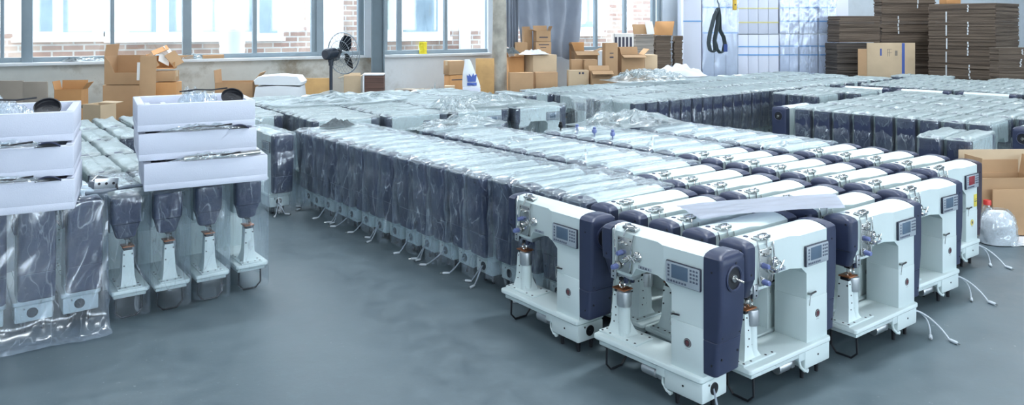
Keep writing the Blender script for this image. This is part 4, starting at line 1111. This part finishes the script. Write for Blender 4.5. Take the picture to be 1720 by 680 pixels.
# wrapped post
P = pd(839, 100, 10.1); b = MB().mat('drape'); rings = []
for j in range(25):
    h = j / 24; w = .10 - .035 * h; rings.append([((w + .012 * noise.noise(Vector((a * 2.5, h * 3, 2))) + .008 * noise.noise(Vector((a * 6, h * 9, 5)))) * math.cos(a), (w * .8 + .015 * noise.noise(Vector((a * 3, h * 2, 9)))) * math.sin(a), h * 4.9) for a in [2 * PI * k / 40 for k in range(40)]])
b.loft(rings); o = obj('wrapped_post', b, ang=70); o.location = (P.x, P.y, 0); tag(o, 'floor-to-ceiling post wrapped in dirty grey sheeting, left of the curtain', 'post')
# curtain
def curtain(label, px0, px1, pyb, off, mat, amp, seed, taper=.0):
    s0, s1 = s_at(px0, off)[0], s_at(px1, off)[0]; zb = h_at((px0 + px1) / 2, pyb, off)
    b = MB().mat(mat)
    def fn(u, v):
        z = 4.2 + (zb - 4.2) * v; zz = z - (.10 * noise.noise(Vector((u * 4, 0, seed))) + .12 * (u - .5)) * v
        sq = 1 - taper * max(0, v - .55)
        x = (s0 + s1) / 2 + (u - .5) * (s1 - s0) * sq
        y = off + amp * math.sin(u * 26 + 1.5 * noise.noise(Vector((u * 3, z * .7, seed)))) + amp * .9 * noise.noise(Vector((u * 7, z * 1.6, seed + 4))) + .4 * amp * noise.noise(Vector((u * 16, z * 5, seed)))
        return (x, y, zz)
    b.grid(fn, 110, 60); o = obj('curtain', b, ang=80); o.location = (W0.x, W0.y, 0); o.rotation_euler = (0, 0, AW); tag(o, label, 'curtain'); return o
curtain('grey-blue curtain hanging in folds before the window, ending above the cartons', 860, 987, 94, -.16, 'curtain', .06, 3, .55)
curtain('pale curtain panel hanging at the left of the grey-blue one', 850, 872, 86, -.32, 'curtain', .03, 8, .2)
# cartons at the curtain
zE = zd(122, 10.2)
carton('low carton in the front line, directly right of the wrapped post', 853, 896, 122, 150, 9.9, 'card', .2, .5, floor=True)
carton('low carton in the front line under the sunlit carton', 896, 937, 121, 150, 10.05, 'card', .2, .5, floor=True)
carton('dark open carton between the wrapped post and the sunlit carton', 851, 880, 96, 121, 10.35, 'card_warm', .2, .8, (('f', .2), ('l', 1.2)), floor=True)
t = carton('sunlit carton with white foam over it, in front of the curtain', 880, 936, 92, 121, 10.35, 'card_pale', .55, .6, floor=True, tape=True)
crumple('foam_cloth', 'white foam cloth lying over the sunlit carton', (*pd(896, 94, 10.35).xy, zd(92, 10.3) + .004), .4, .42, .3, .10, 52, 'foam_soft', 'foam sheet', 30, ridge=.6)
b = MB().mat('dark_rag'); crumple('dark_sheet', 'dark folded sheeting lying on the dark open carton', (*pd(858, 92, 10.4).xy, zd(96, 10.35) + .045), .2, .26, .14, .12, 58, 'dark_rag', 'sheeting', 26)
zF = zd(71, 11.2)
carton('small carton in front of the stack by the curtain', 864, 886, 71, 90, 10.72, 'card', .2, .8, floor=True)
carton('tall open carton at the back of the stack by the curtain', 877, 894, 50, 90, 10.88, 'card', .3, .8, (('b', 1.45), ('l', 1.5)), floor=True)
zG = zd(70, 10.75)
carton('printed carton at the bottom right of the stack by the curtain', 896, 926, 70, 90, 10.75, 'card', .25, .8, floor=True, marks=((.15, .955, .7, .012), (.25, .92, .4, .008)))
carton('printed open carton at the top right of the stack by the curtain', 896, 925, 52, 70, 10.75, 'card', .25, .8, (('r', 1.2), ('b', 1.2), ('l', .3)), zb=zG + .004, marks=((.2, .35, .6, .1),))
# pile right of the curtain
zH = zd(100, 10.7)
carton('carton at the left end of the pile right of the curtain', 957, 979, 100, 120, 10.5, 'card', .15, .8, floor=True, group='carton pile right of the curtain')
carton('carton on the left end of the pile right of the curtain, plain side', 957, 981, 71, 84, 11.2, 'card_warm', .15, .8, floor=True, group='carton pile right of the curtain')
carton('carton with two white-edged flaps thrown open right of the curtain', 961, 1004, 86, 100, 10.85, 'card', .15, .7, (('f', -.45), ('l', 1.2), ('r', .4)), floor=True, group='carton pile right of the curtain')
carton('carton under the flapped one, its front in two halves', 979, 1003, 100, 120, 10.45, 'card', .15, .8, floor=True, group='carton pile right of the curtain')
carton('low round-cornered carton with dark marks before the pile right of the curtain', 953, 989, 118, 136, 10.1, 'card_pale', .1, .6, floor=True, marks=((.5, .93, .08, .04), (.65, .93, .1, .04)), group='carton pile right of the curtain')
carton('open carton with its pale lid flap down before the pile right of the curtain', 991, 1029, 119, 136, 10.05, 'card', .1, .6, (('f', -.5), ('b', .8)), floor=True, group='carton pile right of the curtain')
carton('tall upright carton standing out above the pile right of the curtain', 1012, 1038, 72, 128, 10.6, 'card', .3, .6, floor=True, marks=((.35, .80, .3, .02), (.35, .86, .3, .01)), group='carton pile right of the curtain')
carton('carton with raised flaps right of the tall upright carton', 1037, 1082, 92, 125, 10.75, 'card', .2, .7, (('f', -.3), ('l', 1.3), ('r', .8), ('b', 1.2)), floor=True, group='carton pile right of the curtain')
carton('plain carton at the right end of the pile, under the flat bundles', 1080, 1104, 92, 118, 10.95, 'card_pale', .1, .8, floor=True, group='carton pile right of the curtain')
# bundles of flat cardboard
def bundle(label, px0, px1, py0, d, mat, yaw=.1, r=.6, group=None, straps=(), zb=0., name='cardboard_bundle', n=None, wd=None, corner=None):
    vis = (px1 - px0) / F * d; w = vis / (math.cos(yaw) + r * abs(math.sin(yaw))); dp = w * r; z1 = zd(py0, d); cen = (((px0 + px1) / 2 - CX) / F * d, d + dp * .3)
    if wd:
        w, dp = wd; k = pd(corner, 100, d); cen = (k.x - (w / 2 * math.cos(yaw) + dp / 2 * math.sin(yaw)), k.y - (w / 2 * math.sin(yaw) - dp / 2 * math.cos(yaw)))
    t = thing(name, label, 'cardboard', (*cen, zb), yaw, group); h = z1 - zb
    b = MB().mat(mat); rg = random.Random(int(px0 * 7 + py0)); n = n or max(6, int(h / .022)); 
    for i in range(n):
        a, c_ = h * i / n, h * (i + 1) / n; j = rg.uniform(-.010, .010); k = rg.uniform(-.010, .010)
        b.box(-w / 2 + j, w / 2 + j, -dp / 2 + k, dp / 2 + k, a + .0008, c_)
    obj('sheets', b, t)
    for fx, f0, f1 in straps:
        sb = MB().mat('white_strap'); rg2 = random.Random(int(fx * 100))
        for q in range(5): 
            z0_, z1_ = f0 + (f1 - f0) * q / 5, f0 + (f1 - f0) * (q + .8) / 5; x = -w / 2 + fx * w + rg2.uniform(-.008, .008)
            sb.box(x, x + .018, -dp / 2 - .016, -dp / 2 - .011, z0_ * h, z1_ * h)
        obj('strap', sb, t)
    return t
g = 'flat cardboard bundles by the window'
bundle('grey flat-cardboard bundle at the left of the three under the window', 1064, 1098, 58, 11.6, 'strata_grey', .15, .6, g)
bundle('brown flat-cardboard bundle in the middle of the three under the window', 1098, 1127, 60, 11.7, 'strata_brown', .15, .6, g)
bundle('narrow brown flat-cardboard bundle at the right, beside the wall corner', 1131, 1146, 60, 11.7, 'strata_brown', .1, .8, g)
zI = zd(58, 11.6)
for i, (px, py, w, h, rx, rz, mt, lb) in enumerate(((1081, 57, .34, .16, 1.15, .2, 'card', 'brown cardboard piece lying tilted on the grey bundle'), (1092, 57, .14, .20, 1.3, .5, 'card_white', 'white-lined cardboard piece standing on the grey bundle'), (1112, 59, .30, .24, 1.1, -.5, 'card_warm', 'large orange cardboard flap leaning on the brown bundle'))):
    P = pd(px, py, 11.55 + .12 * (px > 1100)); o = obj('cardboard_piece', MB().mat(mt).box(-w / 2, w / 2, 0, h, -.004, .004, .001)); o.location = (P.x, P.y - .05, (zI if px < 1098 else zd(60, 11.75)) + .008); o.rotation_euler = (rx, 0, rz); tag(o, lb, 'cardboard')
t = thing('printed_carton', 'tilted white carton with dark printed bars leaning on the pile', 'carton', (*pd(1046, 90, 11.2).xy, 0), .1)
o = obj('box_body', MB().mat('card_white').box(-.14, .14, -.09, .09, 0, zd(56, 11.2) , .004), t); 
mb = MB().mat('card_print')
for k in range(5): mb.box(-.14 + .055 * k, -.105 + .055 * k, -.0915, -.0905, zd(90, 11.2), zd(62, 11.2))
obj('printed_bars', mb, t)
# ------------------------------------------------------------------ foam block bundles
def foam_bundle(label, px0, px1, py0, py1, d, cols, strap='blue_strap', wrapped=False, zb=None, yaw=.0, fr=(.35, .68), group='polystyrene block bundles'):
    w = (px1 - px0) / F * d / (math.cos(yaw) + .3 * math.sin(yaw)); z1 = zd(py0, d); z0 = 0 if zb is None else zb; h = z1 - z0
    t = thing('foam_bundle', label, 'foam blocks', (((px0 + px1) / 2 - CX) / F * d, d + .1, z0), yaw, group); dp = .45
    for i in range(cols):
        x0 = -w / 2 + w * i / cols; obj('foam_block', MB().mat('foam').box(x0 + .002, x0 + w / cols - .002, -dp / 2, dp / 2, 0, h, .006), t)
    hv = zd(py0, d) - zd(py1, d); 
    for f in fr:
        z = h - hv * f; obj('strap', MB().mat(strap).box(-w / 2 - .004, w / 2 + .004, -dp / 2 - .004, -dp / 2 - .001, z, z + .022).box(w / 2 + .001, w / 2 + .004, -dp / 2, dp / 2, z, z + .022), t)
    if wrapped:
        fb = MB().mat('film_blue'); q = lambda u, v: (-w / 2 - .012 + (w + .024) * u, -dp / 2 - .012 - .008 * abs(noise.noise(Vector((u * 9, v * 7, px0)))), .01 + (h - .0) * v)
        fb.grid(q, 24, 24); obj('wrap_film', fb, t, ang=80)
    return t
D1 = 12.9
zl = zd(57, D1)
foam_bundle('tall plain white foam bundle beside the wall corner', 1145, 1175, -55, 112, 12.2, 1, fr=(.30, .55))
foam_bundle('tall blue-wrapped foam bundle behind the hanging sling', 1177, 1235, -60, 116, 12.25, 3, wrapped=True, fr=(.30, .42, .66))
foam_bundle('lower white foam bundle with blue straps, third stack from the wall corner', 1236, 1304, 58, 116, D1, 4, fr=(.36, .60))
foam_bundle('upper white foam bundle with yellow straps, on the blue-strapped one', 1236, 1303, -30, 57, D1, 4, 'yellow_strap', zb=zl + .004, fr=(.52, .79))
for k, (a, c_) in enumerate(((1306, 1336), (1338.5, 1368.5), (1371, 1398))):
    nm = ['left', 'middle', 'right'][k]
    foam_bundle(f'lower wrapped foam bundle, {nm} of three beside the dark cardboard stacks', a, c_, 58, 114, D1, 2, wrapped=True, fr=(.36, .62))
    foam_bundle(f'upper wrapped foam bundle, {nm} of three beside the dark cardboard stacks', a, c_, -6, 57, D1, 2, wrapped=True, zb=zl + .004, fr=(.32, .68))
foam_bundle('tall grey-white foam bundle at the back above the dark cardboard stacks', 1400, 1420, -8, 24, 13.3, 1, fr=())
# ------------------------------------------------------------------ dark stacks of flat cartons
g = 'dark stacks of flat cartons'
bundle('dark low stack of flat cartons, lower of two beside the foam', 1399, 1471, 73, 12.3, 'strata_dark', .06, .6, g)
bundle('brown stack of flat cartons, upper of two beside the foam', 1403, 1475, 27, 12.3, 'strata_brown', .06, .6, g, zb=zd(71, 12.3))
bundle('tall wide stack of flat cartons behind the leaning open carton', 1478, 1568, -25, 12.95, 'strata_brown', .0, .3, g, straps=((.30, .58, .74), (.66, .80, 1.0)))
bundle('tallest stack of flat cartons at the right, tied with white strips', 1571, 1707, 5, 11.6, 'strata_brown', -.90, .42, g, wd=(.97, .95), corner=1672, straps=((.28, .3, .95), (.60, .92, .99), (.60, .70, .83), (.60, .50, .64), (.62, .28, .42)))
bundle('low stack of flat cartons at the right edge, tied with white strips', 1674, 1735, 80, 10.95, 'strata_brown', .0, .4, g, straps=((.62, .9, .98), (.58, .72, .84)))
P = pd(1587, 3, 12.5)
carton('small carton on top of the tallest stack of flat cartons', 1586, 1612, -6, 4, 12.35, 'card_warm', .05, .8, zb=zd(5, 11.6) + .004, zt=zd(5, 11.6) + .10)
# leaning board with blue stripe
d_ = 11.9
t = thing('flattened_carton', 'tan flattened carton with a blue stripe leaning on the dark stacks', 'carton', (*pd(1490, 110, d_).xy, 0), .03)
zt_ = zd(72, d_); obj('board', MB().mat('card_pale').box(-.32, .44, -.008, .008, 0, zt_, .003), t)
obj('side_flap', MB().mat('card').box(-.46, -.322, -.006, .006, 0, zd(82, d_), .003), t)
obj('blue_stripe', MB().mat('blue_print').box(.23, .275, -.0095, -.0078, 0, zt_ - .003), t)
mb = MB().mat('blue_print').box(-.115, -.09, -.0095, -.0078, zt_ - .20, zt_ - .09); mb.mat('card_grey').box(.0, .07, -.0095, -.0078, zt_ - .10, zt_ - .095).box(.0, .006, -.0095, -.0078, zt_ - .21, zt_ - .095).box(.03, .036, -.0095, -.0078, zt_ - .21, zt_ - .095).box(.0, .07, -.0095, -.0078, zt_ - .155, zt_ - .15).box(.12, .16, -.0095, -.0078, zt_ - .20, zt_ - .12)
obj('printed_mark', mb, t)
# ------------------------------------------------------------------ fan
d_ = 8.9; P = pd(556, 100, d_)
t = thing('pedestal_fan', 'dark pedestal fan with wire cage in front of the window wall', 'fan', (P.x, P.y, 0), 0)
obj('base', MB().mat('fan_black').lathe([(.001, .0), (.15, .0), (.15, .02), (.13, .032), (.03, .05), (.02, .09)], (0, 0, 0), (0, 0, 1), 32), t)
zc = zd(90, d_)
obj('pole', MB().mat('fan_black').cyl((0, 0, .04), (0, 0, zc - .09), .019, n=14).cyl((0, 0, zc - .14), (0, 0, zc - .05), .028, n=14), t)
dirF = Vector((.50, .86, .06)).normalized()
mC = Vector((.0, 0, zc)); cC = mC + Vector((.118, .12, .0))
m_ = MB().mat('fan_black').lathe([(.001, -.10), (.05, -.10), (.066, -.085), (.070, -.03), (.066, .05), (.04, .07), (.02, .075), (.02, .12)], mC, dirF, 24); m_.box(-.03, .03, -.02, .02, zc - .10, zc - .03)
obj('motor', m_, t)
R_ = .245; a_ = dirF.orthogonal().normalized(); b_ = dirF.cross(a_)
cg = MB().mat('fan_wire')
pt = lambda r, h, th: tuple(cC + dirF * h + (a_ * math.cos(th) + b_ * math.sin(th)) * r)
cg.tube([pt(R_, 0, 2 * PI * k / 48) for k in range(48)], .0075, 6, True)
for rr, hh in ((R_ * .62, .075), (R_ * .62, -.06), (R_ * .3, .085)): cg.tube([pt(rr, hh, 2 * PI * k / 36) for k in range(36)], .0034, 5, True)
for k in range(30):
    th = 2 * PI * k / 30
    cg.tube([pt(.05, .09, th), pt(R_ * .7, .07, th), pt(R_ * .96, .03, th), pt(R_, 0, th)], .0022, 4)
    cg.tube([pt(.05, -.08, th), pt(R_ * .7, -.055, th), pt(R_ * .96, -.02, th), pt(R_, 0, th)], .0022, 4)
obj('cage', cg, t)
for k in range(3):
    bl = MB().mat('fan_black'); th0 = PI / 2 + k * 2 * PI / 3
    def blade(u, v): 
        r = .035 + .185 * u; wdt = .05 + .075 * math.sin(PI * min(1, u * .9 + .1)); ang = th0 + (v - .5) * wdt / max(r, .07) * 1.2
        return pt(r, (v - .5) * .05, ang)
    bl.grid(blade, 12, 8); bmesh.ops.solidify(bl.bm, geom=bl.bm.faces[:], thickness=.003); obj('blade', bl, t)
# yellow sponge on the sill
s, dd = s_at(711, -.01); P = W0 + dW * s - nW * .0
b = MB().mat('sponge_yellow'); r_ = .052
rg = random.Random(2); rings = []
for j in range(10):
    rings.append([((r_ + rg.uniform(-.006, .006)) * math.cos(2 * PI * k / 24), (r_ + rg.uniform(-.006, .006)) * math.sin(2 * PI * k / 24), j / 9 * .165) for k in range(24)])
b.loft(rings); o = obj('yellow_brush', b, ang=10); o.location = (P.x, P.y, SILL + .016); tag(o, 'yellow bristly brush standing on the window sill above the white wall', 'brush')
# ------------------------------------------------------------------ hanging sling and hoist
d_ = 8.0; P = pd(1205, 50, d_); k = d_ / F
t = thing('hanging_sling', 'dark webbing sling hanging in a loop from a hook', 'sling', (P.x, P.y, 0), 0)
zt_, zb_ = zd(18, d_), zd(86, d_)
hk = MB().mat('steel_blue'); hk.tube([(0, 0, 4.9), (0, 0, zd(4, d_))], .006, 8); hk.tube([(0, 0, zd(2, d_)), (.016, 0, zd(7, d_)), (.014, 0, zd(16, d_)), (-.004, 0, zd(20, d_)), (-.02, 0, zd(15, d_))], .008, 8)
obj('hook', hk, t)
def band(pts, w, n, mt, nm):
    b = MB().mat(mt); rings = []
    for i, (x, y, z) in enumerate(pts):
        a = Vector(pts[max(0, i - 1)]); c_ = Vector(pts[min(len(pts) - 1, i + 1)]); dd = (c_ - a).normalized(); s_ = Vector((.55, -.83, 0)); nn = dd.cross(s_).normalized(); p = Vector((x, y, z))
        rings.append([p + s_ * w / 2 + nn * .004, p - s_ * w / 2 + nn * .004, p - s_ * w / 2 - nn * .004, p + s_ * w / 2 - nn * .004])
    b.loft(rings); obj(nm, b, t)
band([(.01, 0, zt_ + .03), (-.03, .0, zt_ - .05), (-.075, .01, zd(55, d_)), (-.09, .01, zd(72, d_)), (-.075, .01, zb_ + .01), (-.045, .01, zb_ - .01), (-.02, .01, zb_ + .01), (-.03, .0, zd(68, d_)), (.0, .0, zd(42, d_)), (.01, 0, zt_)], .05, 10, 'sling', 'left_strap')
band([(.01, 0, zt_ + .02), (.02, 0, zt_ - .06), (.03, .02, zd(50, d_)), (.07, .02, zd(62, d_)), (.085, .02, zd(74, d_)), (.07, .02, zb_), (.035, .02, zb_ - .02), (.0, .02, zb_ + .02), (-.02, .02, zd(70, d_))], .05, 10, 'sling', 'right_strap')
obj('blue_label', MB().mat('sling_blue').box(.062, .098, -.025, -.012, zb_ - .005, zd(74, d_)), t)
P = pd(1234, 8, 8.0); b = MB().mat('hoist_yellow').box(-.02, .02, -.02, .02, zd(17, 8.0), zd(-20, 8.0), .008); b.mat('black').cyl((0, 0, zd(-20, 8.0)), (0, 0, 4.99), .007, n=8); b.mat('black').cyl((0, -.0205, zd(8, 8.0)), (0, -.023, zd(8, 8.0)), .008, n=10)
o = obj('hanging_pendant', b); o.location = (P.x, P.y, 0); tag(o, 'yellow hoist control hanging on its cable beside the sling', 'hoist control')
# ------------------------------------------------------------------ right edge: carton, bags, bottle
d_ = 5.05; 
t = carton('big open carton on the floor at the right edge', 1640, 1740, 297, 340, 4.78, 'card', .05, .48, (('b', 1.5), ('l', 1.6), ('r', 1.4)), floor=True)
fb = obj('back_panel', MB().mat('card_pale').box(-.21, .23, -.004, .004, 0, zd(247, 5.02) - .0, .002), t); fb.location = (0, .10, 0)
fb = obj('lower_box_front', MB().mat('card').box(-.14, .21, -.008, 0, .02, zd(315, 4.76), .002), t); fb.location = (0, -.118, 0)
pb = pd(1676, 350, 4.60)
t = thing('rag_bag', 'clear bag stuffed with white cloth on the floor by the carton', 'bag', (pb.x, pb.y, 0), 0)
b = MB().mat('foam_soft'); rings = []
for j in range(14):
    h = j / 13; w = (.098 if h < .5 else .098 * (1 - .5 * ((h - .5) / .5) ** 2)); rings.append([((w + .014 * noise.noise(Vector((math.cos(a) * 3, math.sin(a) * 3, h * 6)))) * math.cos(a), (w * .75 + .01 * noise.noise(Vector((math.cos(a) * 3, h * 6, 4)))) * math.sin(a), .005 + h * .19) for a in [2 * PI * q_ / 40 for q_ in range(40)]])
b.loft(rings); obj('cloth', b, t, ang=60)
b = MB().mat('film_small'); b.loft([[(x * 1.10, y * 1.10, z * 1.06 + .002) for x, y, z in r_] for r_ in rings], False); obj('bag_film', b, t, ang=80)
pb = pd(1663, 340, 4.66)
t = thing('bottle', 'bottle with a red cap standing behind the rag bag', 'bottle', (pb.x - .005, pb.y + .02, 0), 0)
hb = zd(319, 4.96)
obj('bottle_body', MB().mat('film_milky').lathe([(.001, 0), (.030, 0), (.034, .01), (.034, hb * .66), (.028, hb * .8), (.014, hb * .88), (.013, hb * .93)], (0, 0, 0), (0, 0, 1), 24), t)
obj('cap', MB().mat('red_cap').lathe([(.001, hb), (.02, hb), (.022, hb - .008), (.022, hb - .028), (.013, hb - .03)], (0, 0, 0), (0, 0, 1), 20), t)
pb = pd(1708, 372, 4.62)
for i in range(3):
    o = obj('paper_sheet', MB().mat('paper').box(-.10, .10, -.07, .07, .001 + i * .004, .004 + i * .004, .001)); o.location = (pb.x + .03 * i, pb.y + .01 * i, 0); o.rotation_euler = (0, 0, .2 + .5 * i)
    tag(o, ['lowest of the white paper sheets on the floor at the right edge', 'middle one of the white paper sheets on the floor at the right edge', 'uppermost of the white paper sheets on the floor at the right edge'][i], 'paper', 'paper sheets on the floor')
# ------------------------------------------------------------------ light
w = bpy.data.worlds.new('World'); SC.world = w; w.use_nodes = True
bg = w.node_tree.nodes['Background']; bg.inputs['Color'].default_value = (.86, .93, 1, 1); bg.inputs['Strength'].default_value = 10.5
def area(name, loc, sx, sy, power, rot=(0, 0, 0), col=(1, 1, 1)):
    l = bpy.data.lights.new(name, 'AREA'); l.shape = 'RECTANGLE'; l.size = sx; l.size_y = sy; l.energy = power * .66; l.color = col
    o = bpy.data.objects.new(name, l); C.objects.link(o); o.location = loc; o.rotation_euler = rot; return o
for x, y, e in ((-5.0, 1.0, 85), (-2.4, 3.8, 100), (.4, .4, 60), (1.5, 3.9, 235), (4.6, 3.4, 95), (-4.2, 7.2, 90), (-.4, 7.0, 95), (3.2, 7.4, 95), (6.6, 6.2, 90), (3.4, 10.8, 100), (7.4, 10.4, 150), (5.2, 12.3, 150), (10.5, 13.5, 150), (1.0, -3.0, 90), (-3.5, -2.5, 90), (5.0, -1.0, 90)):  # deepest pair added to brighten the far foam stacks and wall
    area('ceiling_lamp', (x, y, 4.85), 1.4, .3, e, (0, 0, AW), (.88, .95, 1))
sun = bpy.data.lights.new('sun', 'SUN'); sun.energy = 5.0; sun.angle = .01; sun.color = (1, .95, .86)
o = bpy.data.objects.new('sun', sun); C.objects.link(o)
sd = Vector((.42, -.55, -.90)).normalized(); o.rotation_euler = sd.to_track_quat('-Z', 'Y').to_euler()
# ------------------------------------------------------------------ camera and view
cam = bpy.data.cameras.new('camera'); co = bpy.data.objects.new('camera', cam); C.objects.link(co)
cam.sensor_width = 36; cam.lens = 36 * F / 1720; cam.shift_y = -(340 - HY) / 1720; cam.clip_end = 200; cam.clip_start = .05
co.location = (0, 0, CAMZ); co.rotation_euler = (PI / 2, 0, 0); SC.camera = co
vs = SC.view_settings; SC.display_settings.display_device = 'sRGB'
vs.view_transform = 'Standard'; vs.look = 'None'; vs.gamma = 1; vs.exposure = .08; vs.use_curve_mapping = False
try:
    cy = SC.cycles; cy.transparent_max_bounces = 24; cy.max_bounces = 7; cy.diffuse_bounces = 3; cy.glossy_bounces = 3; cy.transmission_bounces = 4; cy.sample_clamp_indirect = 4; cy.caustics_reflective = False; cy.caustics_refractive = False; cy.use_denoising = True
except Exception: pass
